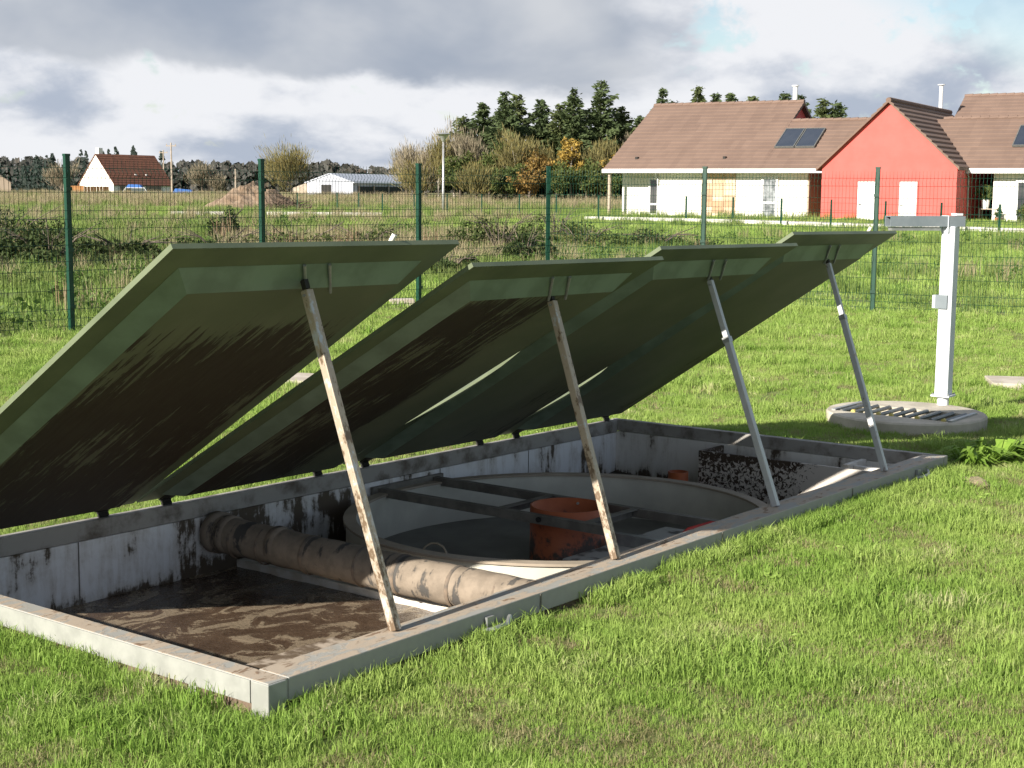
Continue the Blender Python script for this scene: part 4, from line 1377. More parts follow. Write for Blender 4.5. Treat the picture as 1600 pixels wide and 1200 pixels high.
# latches on the outside of the near rail
for y_ in (1.036, 4.90):
    lt = MB()
    lt.box(0.004, 0.016, y_ - 0.02, y_ + 0.02, -0.065, -0.02)
    lt.tube([(0.02, y_ - 0.05, -0.06), (0.045, y_ - 0.02, -0.055), (0.05, y_ + 0.05, -0.05), (0.03, y_ + 0.09, -0.035)], 0.009, 6)
    lt.tube([(0.02, y_ - 0.03, -0.085), (0.06, y_ + 0.03, -0.09)], 0.006, 6)
    lt.build('latch', M['galv'], PT)

# sludge surfaces
b_ = MB()
nx1, ny1 = 44, 44
for j in range(ny1 + 1):
    for i in range(nx1 + 1):
        x_ = -TW + 0.055 + (TW - 0.16) * i / nx1
        y_ = 0.07 + 1.83 * j / ny1
        z_ = -0.37 + 0.006 * mnoise.noise(Vector((x_ * 5, y_ * 5, 0))) + 0.004 * mnoise.noise(Vector((x_ * 14, y_ * 14, 3)))
        z_ += 0.11 * math.exp(-((x_ + 0.62) ** 2 + (y_ - 1.76) ** 2) / 0.010)
        b_.v.append((x_, y_, z_))
for j in range(ny1):
    for i in range(nx1):
        k = j * (nx1 + 1) + i
        b_.f.append((k, k + 1, k + nx1 + 2, k + nx1 + 1))
o = b_.build('sludge', M['sludge'], smooth=True)
o.matrix_world = TM
stuff(o)
# dark sludge round the outside of the round vessel
b_ = MB()
for j in range(41):
    for i in range(31):
        x_ = -TW + 0.055 + (TW - 0.16) * i / 30
        y_ = 2.10 + (TL - 0.075 - 2.10) * j / 40
        z_ = -0.40 + 0.012 * mnoise.noise(Vector((x_ * 6, y_ * 6, 7))) + 0.05 * sst(-1.6, -2.25, x_) * sst(4.3, 5.2, y_)
        b_.v.append((x_, y_, z_))
VC = (-1.18, 3.14)
VA, VB = 1.065, 1.15
for j in range(40):
    for i in range(30):
        k = j * 31 + i
        cxs = [b_.v[q_] for q_ in (k, k + 1, k + 32, k + 31)]
        if all(((c_[0] - VC[0]) / VA) ** 2 + ((c_[1] - VC[1]) / VB) ** 2 < 0.97 for c_ in cxs):
            continue
        b_.f.append((k, k + 1, k + 32, k + 31))
o = b_.build('sludge', M['sludge_dark'], smooth=True)
o.matrix_world = TM
stuff(o)

# round vessel
VT = Matrix.Translation((VC[0], VC[1], 0))
VS = thing('vessel', 'round cream lined settling vessel sunk in the middle of the pit', 'vessel', TM @ VT)
zt = -0.155
MB().lathe([(1.0, zt), (1.0, -0.97), (0.965, -0.97), (0.965, zt)], 96, sx=VA, sy=VB).build('shell', M['cream'], VS, True)
MB().lathe([(0.955, zt + 0.002), (1.012, zt + 0.002), (1.012, zt + 0.014), (0.955, zt + 0.014), (0.955, zt + 0.002)], 96, sx=VA, sy=VB).build('lip', M['timber'], VS)
b_ = MB()
nn = 64
b_.add([(0.964 * VA * math.cos(2 * math.pi * k / nn), 0.964 * VB * math.sin(2 * math.pi * k / nn), -0.385) for k in range(nn)], [tuple(range(nn))])
b_.build('silt', M['floor_grey'], VS)
MB().box(0.22, 0.80, -0.30, 0.66, -0.32, -0.30).build('base_plate', M['plate'], VS)
MB().box(0.22, 0.70, 0.12, 0.16, -0.299, -0.24).build('upstand', M['galv'], VS)

# steel frame carrying the riser
SF = thing('steel_frame', 'dark steel channel frame spanning the round vessel', 'frame', TM)
cz = -0.12
cb = MB()
for y_, xe in ((2.90, -0.74), (3.36, -0.14)):
    cb = MB()
    cb.box(-2.24, xe, y_, y_ + 0.008, cz - 0.045, cz)
    cb.box(-2.24, xe, y_ + 0.008, y_ + 0.04, cz - 0.006, cz)
    cb.box(-2.24, xe, y_ + 0.008, y_ + 0.04, cz - 0.045, cz - 0.039)
    cb.build('channel', M['galv_dark'], SF)
for x_ in (-1.44, -0.90):
    cb = MB()
    cb.box(x_, x_ + 0.008, 2.942, 3.358, cz - 0.045, cz)
    cb.box(x_ + 0.008, x_ + 0.04, 2.942, 3.358, cz - 0.006, cz)
    cb.build('cross_channel', M['galv_dark'], SF)
MB().box(-2.262, -2.242, 2.86, 3.45, cz - 0.06, cz + 0.01).build('end_plate', M['galv_dark'], SF)
MB().tube([(-1.15, 2.896, cz - 0.02), (-1.15, 2.888, cz - 0.02)], 0.014, 8).build('bolt', M['dark'], SF)

# orange riser
RS = thing('riser_pipe', 'wide orange plastic riser pipe standing in the steel frame', 'pipe', TM @ Matrix.Translation((-1.15, 3.15, 0)))
MB().lathe([(0.196, -0.50), (0.196, -0.105), (0.185, -0.105), (0.185, -0.50)], 48).build('pipe_wall', M['riser'], RS, True)
for a in (0.6, 1.9):
    MB().tube([(0.184 * math.cos(a), 0.184 * math.sin(a), -0.13), (0.174 * math.cos(a), 0.174 * math.sin(a), -0.13)], 0.007, 8).build('bolt', M['galv'], RS)
o = MB().lathe([(0.064, -0.5), (0.064, -0.215), (0.056, -0.215), (0.056, -0.5)], 32).build('small_pipe', M['rust_red'], smooth=True)
o.matrix_world = TM @ Matrix.Translation((-1.545, 4.90, 0))
tag(o, 'short orange pipe stub in the far corner by the flaking plate', 'pipe')

# hoses
o = MB().tube([(-0.50, 2.98, -0.30), (-0.46, 3.02, -0.19), (-0.40, 3.09, -0.115), (-0.32, 3.16, -0.085), (-0.22, 3.22, -0.09), (-0.14, 3.26, -0.14)], 0.011, 8).build('hose', M['red_hose'], smooth=True)
o.matrix_world = TM
tag(o, 'red hose looped over the near edge of the vessel', 'hose')
o = MB().tube([(-1.20, 2.06, -0.17), (-1.18, 2.065, -0.135), (-1.15, 2.07, -0.115), (-1.11, 2.07, -0.11), (-1.07, 2.065, -0.12), (-1.045, 2.055, -0.14), (-1.03, 2.05, -0.17)], 0.005, 6).build('cable', M['pale_hose'], smooth=True)
o.matrix_world = TM
tag(o, 'thin pale cable curling over the vessel lip behind the muddy pipe', 'cable')

# big muddy pipe
PP = thing('drain_pipe', 'large mud coated pipe crossing the pit from wall to rim', 'pipe', TM @ Matrix.Translation((-1.2, 1.80, -0.185)) @ Matrix.Rotation(R(2.5), 4, 'Z') @ Matrix.Rotation(R(1.0), 4, 'Y'))
prof = []
pts, rads = [], []
for i in range(61):
    x_ = -1.05 + 2.02 * i / 60
    pts.append((x_, 0.0, -0.012 * math.cos(x_ * 1.4)))
    rads.append(0.088 + 0.0012 * math.sin(x_ * 40) + 0.003 * mnoise.noise(Vector((x_ * 6, 0, 0))))
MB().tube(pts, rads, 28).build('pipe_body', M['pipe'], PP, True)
for x_, r_ in ((-1.03, 0.101), (-0.95, 0.094), (-0.62, 0.091)):
    MB().tube([(x_ - 0.025, 0, 0), (x_ + 0.025, 0, 0)], r_, 28).build('collar', M['pipe'], PP, True)
for x_, wd in ((-0.88, 0.012), (-0.70, 0.008), (-0.42, 0.012), (-0.1, 0.007), (0.12, 0.012), (0.42, 0.010), (0.66, 0.008)):
    MB().lathe([(0.0885, -wd), (0.0925, -wd * 0.5), (0.0925, wd * 0.5), (0.0885, wd)], 28).build('rib', simple('rib', (0.10, 0.09, 0.08), (0.24, 0.18, 0.13), 9, 0.8), PP, True)
    PP.children[-1].matrix_local = Matrix.Translation((x_, 0, -0.012)) @ Matrix.Rotation(R(90), 4, 'Y')

# ------------------------------------------------------------------ lids
TH = [R(32.48), R(30.05), R(31.35), R(33.04)]
lid_labels = ['nearest open green lid, its underside caked with dark mud streaks',
              'second open green lid from the left, with a broad mud band along its left side',
              'third open green lid from the left, underside almost clean',
              'farthest open green lid at the right end, with one faint dark stain']
LB = TU - 0.02


def make_lid(k):
    b0 = -0.026 + k * TU
    hm = TM @ Matrix.Translation((-TW + 0.02, b0, 0.033)) @ Matrix.Rotation(-TH[k], 4, 'Y')
    ld_ = thing('lid', lid_labels[k], 'lid', hm, 'open lids of the pit')
    # the sheet; on the two far lids the left edge sags a little between its corners
    sag = (0.0, 0.0, 0.034, 0.034)[k]
    c0, c1 = ((0, 1), (0, 1), (0.45, 1.60), (0.20, 1.10))[k]
    ycols = (0.0, 0.03, 0.065, 0.098, LB)
    gap_l = 0.0 if k < 2 else 0.028
    nr = 36
    sh = MB()
    for zz in (0.0, 0.018):
        for i_ in range(nr + 1):
            xr = TLL * i_ / nr
            e_ = math.sin(math.pi * (xr - c0) / (c1 - c0)) if c0 < xr < c1 else 0.0
            for yq in ycols:
                fy = max(0.0, 1 - yq / 0.098)
                sh.v.append((xr, yq + gap_l * e_ * fy, zz - sag * e_ * fy))
    nc = len(ycols)
    N1 = (nr + 1) * nc
    for i_ in range(nr):
        for j_ in range(nc - 1):
            a_ = i_ * nc + j_
            sh.f.append((a_, a_ + nc, a_ + nc + 1, a_ + 1))
            sh.f.append((N1 + a_, N1 + a_ + 1, N1 + a_ + nc + 1, N1 + a_ + nc))
        for j_ in (0, nc - 1):
            a_ = i_ * nc + j_
            sh.f.append((a_, a_ + nc, N1 + a_ + nc, N1 + a_))
    for i_ in (0, nr):
        for j_ in range(nc - 1):
            a_ = i_ * nc + j_
            sh.f.append((a_, a_ + 1, N1 + a_ + 1, N1 + a_))
    sh.build('lid_sheet', M['lid_edge'], ld_)
    # foam core: flat panel and its bevels
    m0, m1 = 0.10, 0.175
    mt0, mt1 = 0.115, 0.205
    zc = -0.045
    x0_, x1_, y0_, y1_ = 0.06, TLL - mt0, m0, LB - m0
    xi0, xi1, yi0, yi1 = 0.12, TLL - mt1, m1, LB - m1
    MB().add([(xi0, yi0, zc), (xi1, yi0, zc), (xi1, yi1, zc), (xi0, yi1, zc)], [(0, 1, 2, 3)]).build('underside', M['lid_stain'][k], ld_)
    e = -0.0005
    bv = MB()
    bv.add([(x1_, y0_, e), (x1_, y1_, e), (xi1, yi1, zc), (xi1, yi0, zc)], [(0, 1, 2, 3)])
    bv.add([(x0_, y0_, e), (x0_, y1_, e), (xi0, yi1, zc), (xi0, yi0, zc)], [(0, 1, 2, 3)])
    bv.add([(x0_, y0_, e), (x1_, y0_, e), (xi1, yi0, zc), (xi0, yi0, zc)], [(0, 1, 2, 3)])
    bv.add([(x0_, y1_, e), (x1_, y1_, e), (xi1, yi1, zc), (xi0, yi1, zc)], [(0, 1, 2, 3)])
    bv.build('bevel', M['lid_bevel'], ld_)
    fl = 0.63
    br = MB().tube([(-0.225, 0.075, -0.055), (-0.11, 0, -0.008)], 0.006, 8).mesh('bracket', M['galv'])
    for y_ in (fl + 0.0, fl + 0.12):
        link('bracket', br, ld_, Matrix.Translation((TLL, y_, 0)))
    for y_ in (0.17, LB - 0.17):
        h_ = MB()
        hw_ = 0.026
        h_.tube([(-0.010, y_ - hw_, -0.010), (-0.010, y_ + hw_, -0.010)], 0.009, 10)
        h_.box(-0.01, 0.06, y_ - 0.04, y_ + 0.04, -0.006, -0.0006)
        h_.box(-0.02, -0.004, y_ - hw_, y_ + hw_, -0.032, -0.018)
        h_.build('hinge', M['dark'], ld_)
    # grab handle on the upper side near the top edge
    if k in (1, 2):
        return ld_
    hd = MB()
    ys = LB * 0.74
    hd.tube([(TLL - 0.03, ys, 0.018), (TLL + 0.005, ys + 0.01, 0.04)], 0.010, 8)
    hd.build('handle', M['white_pvc'], ld_)
    return ld_


for k in range(4):
    make_lid(k)

# ------------------------------------------------------------------ struts
st_labels = ['nearest prop strut, pale with dried mud, holding the mud streaked lid',
             'second prop strut from the left, crusted with brown mud',
             'third prop strut from the left, clean bare steel',
             'farthest prop strut at the right end, dull steel with one bright band']
feet = [(-0.080, 0.645), (-0.070, 1.956), (-0.072, 3.345), (-0.066, 4.611)]
tops = [(-0.493, 0.637, 1.150), (-0.488, 2.055, 1.050), (-0.512, 3.409, 1.090), (-0.536, 4.782, 1.145)]
for k in range(4):
    a = Vector((feet[k][0], feet[k][1], 0.001))
    b = Vector(tops[k])
    d = b - a
    L_ = d.length
    zq = d.normalized()
    xq = Vector((1, 0, 0))
    xq = (xq - zq * xq.dot(zq)).normalized()
    yq = zq.cross(xq)
    lm4 = Matrix(((xq.x, yq.x, zq.x, a.x), (xq.y, yq.y, zq.y, a.y), (xq.z, yq.z, zq.z, a.z), (0, 0, 0, 1)))
    s_ = thing('prop_strut', st_labels[k], 'strut', TM @ lm4, 'struts propping the lids')
    w_ = 0.0160
    split = 0.72 if k > 1 else 0.97
    MB().box(-w_, w_, -w_, w_, 0.0, L_ * split).build('outer_tube', M['strut'][k], s_, bevel=0.003)
    if k > 1:
        MB().box(-w_ * 0.82, w_ * 0.82, -w_ * 0.82, w_ * 0.82, L_ * split, L_ * 0.975).build('inner_tube', M['strut'][k], s_, bevel=0.002)
        MB().box(-w_ * 1.12, w_ * 1.12, -w_ * 1.12, w_ * 1.12, L_ * split - 0.02, L_ * split + 0.008).build('sleeve', M['galv'], s_)
    MB().tube([(0, -0.024, L_ * 0.955), (0, 0.022, L_ * 0.955)], 0.005, 8).build('pin', M['galv'], s_)
    MB().box(-0.010, 0.010, -0.010, 0.010, L_ * 0.974, L_ + 0.0).build('end_fitting', M['dark'], s_)

# ------------------------------------------------------------------ stones, clods and plants near the pit
def stone(label, x_, y_, s, seed, m='stone', flat=0.45):
    bm = bmesh.new()
    bmesh.ops.create_icosphere(bm, subdivisions=3, radius=1.0)
    for v_ in bm.verts:
        n_ = mnoise.noise(v_.co * 1.3 + Vector((seed, 0, 0)))
        v_.co *= 1 + 0.35 * n_ + 0.12 * mnoise.noise(v_.co * 4 + Vector((0, seed, 0)))
        v_.co.z *= flat
    me = bpy.data.meshes.new('stone')
    bm.to_mesh(me)
    bm.free()
    me.materials.append(M[m])
    o_ = link('stone', me)
    o_.scale = (s, s * 0.75, s)
    o_.location = (x_, y_, hgt(x_, y_) + 0.01)
    o_.rotation_euler = (0, 0, seed)
    return tag(o_, label, 'stone')


stone('pale yellowish limestone lump in the grass right of the pit', 2.58, 7.93, 0.095, 2.2)
stone('small pale stone left of the limestone lump', 2.44, 7.78, 0.04, 5.1)
stone('brownish stone under the near corner of the rim', -0.80, 4.22, 0.035, 1.2)
stone('light stone chip beside the near corner post', -0.90, 4.27, 0.022, 7.7)
stone('tan stone chip among the grass near the corner post', -0.71, 4.02, 0.022, 3.3)


def leafy_weed(label, x_, y_, r_, h, n, seed, broad=0.02, ln=0.14, m='green_leaf'):
    rn_ = random.Random(seed)
    t_ = thing('weed_plant', label, 'plant', Matrix.Translation((x_, y_, hgt(x_, y_))))
    b_ = MB()
    for _ in range(n):
        a = rn_.random() * 6.28
        d = rn_.random() * r_ * 0.5
        L_ = ln * (0.6 + 0.8 * rn_.random())
        base = Vector((math.cos(a) * d, math.sin(a) * d, 0.01))
        out = Vector((math.cos(a), math.sin(a), 0))
        side = Vector((-math.sin(a), math.cos(a), 0))
        lift = rn_.uniform(0.3, 1.3)
        p1 = base + out * L_ * 0.45 + Vector((0, 0, L_ * 0.5 * lift))
        p2 = base + out * L_ + Vector((0, 0, L_ * (0.55 * lift - 0.15)))
        wq = broad * (0.6 + 0.8 * rn_.random())
        b_.add([base, p1 - side * wq, p1 + side * wq, p2], [(0, 1, 3, 2)])
    b_.build('leaves', leafw, t_)
    return t_
leafw = leaf_mat('bright_weed_leaves', (0.14, 0.26, 0.03), (0.24, 0.36, 0.06), sc=8)
leafy_weed('leafy light green weed at the far right corner of the pit', 2.78, 8.62, 0.22, 0.2, 110, 3, 0.013, 0.16)
leafy_weed('broad leaved green weed just beyond the right corner weed', 2.98, 8.75, 0.26, 0.15, 90, 4, 0.022, 0.15)
leafy_weed('small leafy weed against the left end rim', -2.02, 5.05, 0.10, 0.1, 40, 5, 0.012, 0.07)

# shrubs and brambles beyond the fence: each its own thing
def bush(label, x_, y_, rx, ry, h, n, seed, m='bramble', leaf=0.055, group='bushes beyond the mesh fence'):
    rn_ = random.Random(seed)
    t_ = thing('bush', label, 'bush', Matrix.Translation((x_, y_, hgt(x_, y_))), group)
    b_ = MB()
    for k in range(max(5, int(rx * 8))):
        a, d = rn_.random() * 6.28, rn_.random() ** 0.6
        hh = h * (0.45 + 0.55 * rn_.random()) * (1 - 0.45 * d)
        c_ = (math.cos(a) * d * rx, math.sin(a) * d * ry, hh * 0.5)
        leaf_cloud(b_, c_, (rx * 0.36, ry * 0.36, hh * 0.55), int(n / max(5, int(rx * 8))), leaf, rn_)
    b_.build('foliage', M[m], t_)
    s_ = MB()
    for k in range(14):
        a = rn_.random() * 6.28
        s_.tube([(0, 0, 0), (math.cos(a) * rx * 0.4, math.sin(a) * ry * 0.4, h * 0.6), (math.cos(a) * rx * 0.8, math.sin(a) * ry * 0.8, h * (0.5 + 0.5 * rn_.random()))], [0.02, 0.012, 0.006], 4, False)
    s_.build('stems', M['bark'], t_)
    return t_


bush('leftmost bramble thicket behind the fence, a cast shadow put into its dark leaves', -11.4, 29.5, 1.7, 1.3, 1.15, 9500, 1)  # left brambles: dark, dense leaves also stand in for a shadow cast there
bush('bramble bush left of the first fence post, a cast shadow put into its dark leaves', -9.7, 30.5, 1.4, 1.2, 1.0, 7500, 2)
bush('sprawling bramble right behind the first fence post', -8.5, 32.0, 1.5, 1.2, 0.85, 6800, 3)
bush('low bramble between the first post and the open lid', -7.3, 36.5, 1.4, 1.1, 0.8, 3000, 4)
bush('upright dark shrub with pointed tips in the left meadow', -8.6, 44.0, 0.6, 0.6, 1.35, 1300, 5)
bush('far left scrub beyond the bramble thicket, a cast shadow put into its dark leaves', -14.0, 40.0, 2.3, 1.4, 1.3, 8000, 6)
bush('bright green bush behind the second fence post', -5.3, 35.5, 1.5, 1.0, 0.95, 3400, 7, 'green_leaf')
bush('green bush between the second and third fence posts', -3.9, 38.5, 1.3, 1.0, 0.9, 2800, 8, 'green_leaf')
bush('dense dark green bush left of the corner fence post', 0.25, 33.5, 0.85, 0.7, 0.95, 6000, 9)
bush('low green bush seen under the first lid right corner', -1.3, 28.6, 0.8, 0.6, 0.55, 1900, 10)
bush('tall pale green shrub above the dark bush', -0.35, 38.0, 1.2, 0.9, 1.35, 2300, 11, 'green_leaf')
bush('low leafy bush right of the corner fence post', 2.0, 41.0, 1.5, 1.1, 0.95, 2600, 12, 'green_leaf')
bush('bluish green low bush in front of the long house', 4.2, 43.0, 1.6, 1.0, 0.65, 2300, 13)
bush('thin pale shrub growing beside the corner post', 1.3, 45.0, 1.0, 0.8, 1.3, 1500, 14, 'green_leaf')

# ------------------------------------------------------------------ grass, meadow and dead stalks (scattered stuff)
def tuft(name, n, rad, h0, h1, wd, m, seed, lean=0.5, segs=2):
    rn_ = random.Random(seed)
    b_ = MB()
    for _ in range(n):
        a, d = rn_.random() * 6.28, math.sqrt(rn_.random()) * rad
        bx_, by_ = math.cos(a) * d, math.sin(a) * d
        h = rn_.uniform(h0, h1)
        la = rn_.random() * 6.28
        lq = abs(rn_.gauss(0, lean)) * h
        fa = rn_.random() * math.pi
        sx, sy = math.cos(fa) * wd / 2, math.sin(fa) * wd / 2
        ox, oy = math.cos(la) * lq, math.sin(la) * lq
        p0 = (bx_, by_, -0.01)
        p1 = (bx_ + ox * 0.35, by_ + oy * 0.35, h * 0.6)
        p2 = (bx_ + ox, by_ + oy, h * (1 - 0.25 * min(1, lq / h)))
        b_.add([(p0[0] - sx, p0[1] - sy, p0[2]), (p0[0] + sx, p0[1] + sy, p0[2]), (p1[0] + sx * 0.8, p1[1] + sy * 0.8, p1[2]), (p1[0] - sx * 0.8, p1[1] - sy * 0.8, p1[2]), p2],
               [(0, 1, 2, 3), (3, 2, 4)])
    me = bpy.data.meshes.new(name)
    me.from_pydata(b_.v, [], b_.f)
    me.materials.append(m)
    return me


def leaf_tuft(name, n, rad, h, size, m, seed):
    rn_ = random.Random(seed)
    b_ = MB()
    leaf_cloud(b_, (0, 0, h * 0.5), (rad, rad, h * 0.55), n, size, rn_)
    me = bpy.data.meshes.new(name)
    me.from_pydata(b_.v, [], b_.f)
    me.materials.append(m)
    return me


def scatter(name, pts, protos, label=None):
    """pts: list of (x, y, z, scale, rot, idx); protos: meshes, instanced by geometry nodes"""
    me = bpy.data.meshes.new(name)
    n = len(pts)
    arr = np.array(pts, dtype=np.float32)
    me.vertices.add(n)
    me.vertices.foreach_set('co', arr[:, :3].ravel())
    a = me.attributes.new('scl', 'FLOAT', 'POINT')
    a.data.foreach_set('value', arr[:, 3].copy())
    a = me.attributes.new('rot', 'FLOAT', 'POINT')
    a.data.foreach_set('value', arr[:, 4].copy())
    a = me.attributes.new('idx', 'INT', 'POINT')
    a.data.foreach_set('value', arr[:, 5].astype(np.int32))
    ob = link(name, me)
    coll = bpy.data.collections.new(name + '_kinds')
    for i, pm_ in enumerate(protos):
        po_ = bpy.data.objects.new('tuft_%02d' % i, pm_)
        coll.objects.link(po_)
    ng = bpy.data.node_groups.new(name, 'GeometryNodeTree')
    ng.interface.new_socket('Geometry', in_out='INPUT', socket_type='NodeSocketGeometry')
    ng.interface.new_socket('Geometry', in_out='OUTPUT', socket_type='NodeSocketGeometry')
    N = ng.nodes
    gi, go = N.new('NodeGroupInput'), N.new('NodeGroupOutput')
    ci = N.new('GeometryNodeCollectionInfo')
    ci.inputs['Collection'].default_value = coll
    ci.inputs['Separate Children'].default_value = True
    ci.inputs['Reset Children'].default_value = True

    def attr(nm, ty):
        q_ = N.new('GeometryNodeInputNamedAttribute')
        q_.data_type = ty
        q_.inputs['Name'].default_value = nm
        return q_.outputs['Attribute']
    iop = N.new('GeometryNodeInstanceOnPoints')
    iop.inputs['Pick Instance'].default_value = True
    cx = N.new('ShaderNodeCombineXYZ')
    ng.links.new(attr('rot', 'FLOAT'), cx.inputs['Z'])
    ng.links.new(gi.outputs[0], iop.inputs['Points'])
    ng.links.new(ci.outputs[0], iop.inputs['Instance'])
    ng.links.new(attr('idx', 'INT'), iop.inputs['Instance Index'])
    ng.links.new(cx.outputs[0], iop.inputs['Rotation'])
    ng.links.new(attr('scl', 'FLOAT'), iop.inputs['Scale'])
    ng.links.new(iop.outputs[0], go.inputs[0])
    md = ob.modifiers.new('scatter', 'NODES')
    md.node_group = ng
    return stuff(ob)


def near_kerb(x, y):
    for (ax, ay), (bx, by) in list(zip(kp[:-1], kp[1:])) + [((-16.8, 71.9), (-14.3, 72.3)), ((-12.2, 72.8), (-6.5, 72.6))]:
        dx_, dy_ = bx - ax, by - ay
        q_ = max(0, min(1, ((x - ax) * dx_ + (y - ay) * dy_) / (dx_ * dx_ + dy_ * dy_)))
        if abs(x - ax - dx_ * q_) < 0.9 and -1.8 < (y - ay - dy_ * q_) < 0.9:
            return True
    return False


def blocked(x, y):
    a, b = to_local(x, y)
    if -TW - 0.02 < a < 0.02 and -0.02 < b < TL + 0.02:
        return True
    if (x - RC.x) ** 2 + (y - RC.y) ** 2 < 0.57 ** 2:
        return True
    if abs(x + 1.85) < 0.3 and abs(y - 12.5) < 0.28:
        return True
    if abs(x - 4.62) < 0.45 and abs(y - 12.55) < 0.3:
        return True
    return False


def dens_noise(x, y, s, o=0.0):
    return mnoise.noise(Vector((x * s + o, y * s, 0)))


rg_ = random.Random(99)


def in_lawn(x, y):
    # inside the mesh fence
    if x < pC.x:
        yy = pL.y + (x - pL.x) * (pC.y - pL.y) / (pC.x - pL.x)
    else:
        yy = pC.y + (x - pC.x) * (pR.y - pC.y) / (pR.x - pC.x)
    return y < yy - 0.02


short = [tuft('tuft', 44, 0.062, 0.018, 0.048, 0.0033, M['blade'], 200 + i, 0.55) for i in range(5)]
tall = [tuft('tuft', 32, 0.06, 0.045, 0.090, 0.0042, M['blade'], 210 + i, 0.6) for i in range(3)]
flat = [tuft('tuft', 26, 0.07, 0.02, 0.05, 0.0036, M['dry_blade'], 220 + i, 1.6) for i in range(3)]
clover = [leaf_tuft('tuft', 26, 0.05, 0.035, 0.011, M['blade'], 230)]
pts = []
y = 2.9
TAN = 0.375
for (ya, yb, dn, sc) in ((3.1, 5.2, 1250, 0.9), (5.2, 7.5, 900, 1.0), (7.5, 11, 540, 1.1), (11, 16, 290, 1.35), (16, 24, 150, 1.8)):
    area = TAN * (yb * yb - ya * ya) + 0.8 * (yb - ya)
    for _ in range(int(area * dn)):
        yy = rg_.uniform(ya, yb)
        if rg_.random() > (yy * TAN + 0.4) / (yb * TAN + 0.4):
            continue
        xx = rg_.uniform(-yy * TAN - 0.4, yy * TAN + 0.4)
        if blocked(xx, yy) or not in_lawn(xx, yy):
            continue
        c1 = dens_noise(xx, yy, 1.6)
        c2 = dens_noise(xx, yy, 4.1, 9.0)
        bare = dens_noise(xx, yy, 2.4, 31.0)
        if bare > 0.50 and yy < 9 and rg_.random() < 0.6:
            if rg_.random() < 0.5:
                pts.append((xx, yy, hgt(xx, yy), rg_.uniform(0.6, 1.1), rg_.random() * 6.28, 8 + rg_.randrange(3)))
            continue
        k = rg_.random()
        s = sc * rg_.uniform(0.6, 1.15) * (0.95 + 0.40 * c1 + 0.2 * c2)
        a_, b_l = to_local(xx, yy)
        edge_d = min(abs(a_), 1.0) if 0 <= b_l <= TL and a_ > 0 else 1.0
        if c2 + c1 * 0.5 < -0.16 and k < 0.42:
            idx = 8 + rg_.randrange(3)
        elif c1 > 0.12 and k < 0.35:
            idx = 5 + rg_.randrange(3)
        elif k > 0.985:
            idx = 11
        elif k > 0.95:
            idx = 8 + rg_.randrange(3)
        else:
            idx = rg_.randrange(5)
        if -TW < a_ < 0.1 and -0.3 < b_l < 0:
            s *= 0.9
        if -TW - 0.45 < a_ < -TW and idx < 11:
            s *= 0.7
        pts.append((xx, yy, hgt(xx, yy), s, rg_.random() * 6.28, idx))
# long fringe along the rim
for _ in range(900):
    side = rg_.random()
    if side < 0.62:
        a_, b_l = rg_.uniform(0.02, 0.12), rg_.uniform(0, TL)
    elif side < 0.76:
        a_, b_l = rg_.uniform(-TW, 0), rg_.uniform(-0.12, -0.02)
    else:
        a_, b_l = rg_.uniform(-TW, 0), rg_.uniform(TL + 0.02, TL + 0.1)
    xx = -0.7103 + 0.7936 * a_ + 0.6085 * b_l
    yy = 4.1199 - 0.6085 * a_ + 0.7935 * b_l
    if dens_noise(xx, yy, 2.0, 5.0) < -0.15:
        continue
    pts.append((xx, yy, hgt(xx, yy), rg_.uniform(0.7, 1.1), rg_.random() * 6.28, 5 + rg_.randrange(3)))
scatter('grass', pts, short + tall + flat + clover)

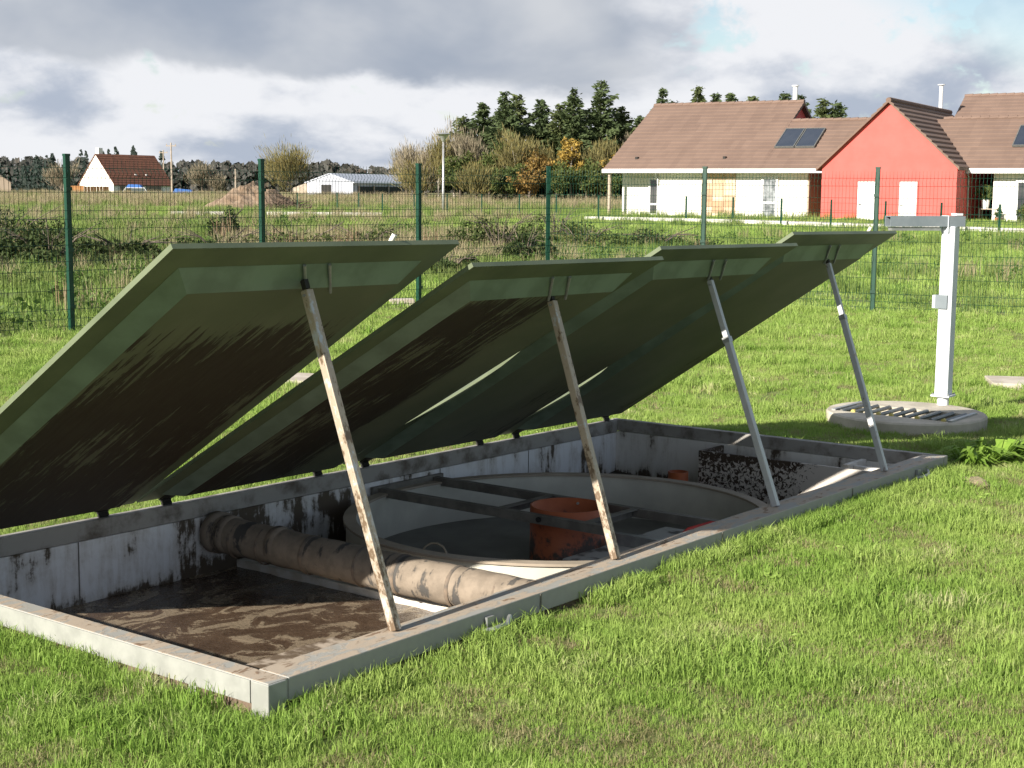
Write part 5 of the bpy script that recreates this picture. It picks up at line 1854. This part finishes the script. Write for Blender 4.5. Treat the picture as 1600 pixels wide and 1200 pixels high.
# beyond the fence: mown and rough grass
mclump = [tuft('tuft', 46, 0.30, 0.05, 0.16, 0.014, M['blade'], 300 + i, 0.5) for i in range(3)]
rclump = [tuft('tuft', 46, 0.28, 0.18, 0.42, 0.013, M['meadow_blade'], 310 + i, 0.45) for i in range(3)]
dclump = [tuft('tuft', 40, 0.26, 0.25, 0.62, 0.011, M['stalk'], 320 + i, 0.35) for i in range(3)]
wclump = [leaf_tuft('tuft', 70, 0.30, 0.42, 0.05, M['weed_leaf'], 330 + i) for i in range(2)]
rdclump = [tuft('tuft', 26, 0.18, 0.4, 0.95, 0.018, M['reddish'], 340, 0.18)]
pts = []
for (ya, yb, dn, sc) in ((14.5, 24, 16, 0.85), (24, 34, 13, 1.0), (34, 48, 10, 1.2), (48, 66, 6, 1.5), (66, 100, 2.6, 2.1)):
    area = TAN * (yb * yb - ya * ya) + 4 * (yb - ya)
    for _ in range(int(area * dn)):
        yy = rg_.uniform(ya, yb)
        xx = rg_.uniform(-yy * TAN - 2, yy * TAN + 2)
        if rg_.random() > (yy * TAN + 2) / (yb * TAN + 2) or in_lawn(xx, yy):
            continue
        if 50 < yy < 76 and near_kerb(xx, yy):
            continue
        u_ = xx / yy           # bearing
        n1 = dens_noise(xx, yy, 0.22, 3.0)
        n2 = dens_noise(xx, yy, 0.7, 8.0)
        k = rg_.random()
        # how rough the ground cover is here
        rough = sst(25, 33, yy) * (1 - sst(50, 56, yy)) * (1 - sst(0.02, 0.10, u_ + 0.06 * n1)) * 0.68
        if u_ < -0.12:
            rough = max(rough * 0.8, 0.35 + 0.3 * n1)
        if u_ > 0.02 and 25 < yy < 32 and n1 > -0.15:
            rough = max(rough, 0.22)
        if u_ > 0.02 and 42 < yy < 50:
            rough = max(rough, 0.15)
        if yy > 60:
            if k < 0.85:
                idx = rg_.randrange(3)
            else:
                idx = 3 + rg_.randrange(3)
            if u_ < 0.03 and yy < 72 and k < 0.2:
                idx = 6 + rg_.randrange(3)
            s = sc * 0.55
        elif k < rough:
            q_ = min(0.98, rg_.random() + 0.4 * n2) + (0.02 if rg_.random() < 0.02 else 0)
            if q_ < 0.66:
                idx = 3 + rg_.randrange(3)
            elif q_ < 0.82:
                idx = 6 + rg_.randrange(3)
            elif q_ < 0.985:
                idx = 9 + rg_.randrange(2)
            else:
                idx = 11
            s = rg_.uniform(0.6, 1.05) * (0.85 + 0.12 * sc)
        else:
            idx = rg_.randrange(3) if k < 0.93 else 3 + rg_.randrange(3)
            s = sc * rg_.uniform(0.6, 1.0)
        pts.append((xx, yy, hgt(xx, yy), s, rg_.random() * 6.28, idx))
# dense stalk belt behind the fence, between the second and fourth posts
for _ in range(900):
    yy = rg_.uniform(33, 47)
    u_ = rg_.uniform(-0.20, 0.0)
    xx = u_ * yy
    if dens_noise(xx, yy, 0.35, 12.0) < -0.2:
        continue
    pts.append((xx, yy, hgt(xx, yy), rg_.uniform(0.7, 1.25), rg_.random() * 6.28, 11 if rg_.random() < 0.03 else (6 if rg_.random() < 0.6 else 3) + rg_.randrange(3)))
# straw coloured belt far out
for _ in range(7000):
    yy = rg_.uniform(104, 190)
    xx = rg_.uniform(-0.40, 0.42) * yy
    pts.append((xx, yy, hgt(xx, yy), rg_.uniform(0.9, 1.7), rg_.random() * 6.28, (6 if rg_.random() < 0.6 else 3) + rg_.randrange(3)))
scatter('meadow_grass', pts, mclump + rclump + dclump + wclump + rdclump)

S.render.engine = 'CYCLES'
S.cycles.max_bounces = 5
S.cycles.diffuse_bounces = 4
S.cycles.glossy_bounces = 2
S.cycles.transmission_bounces = 2
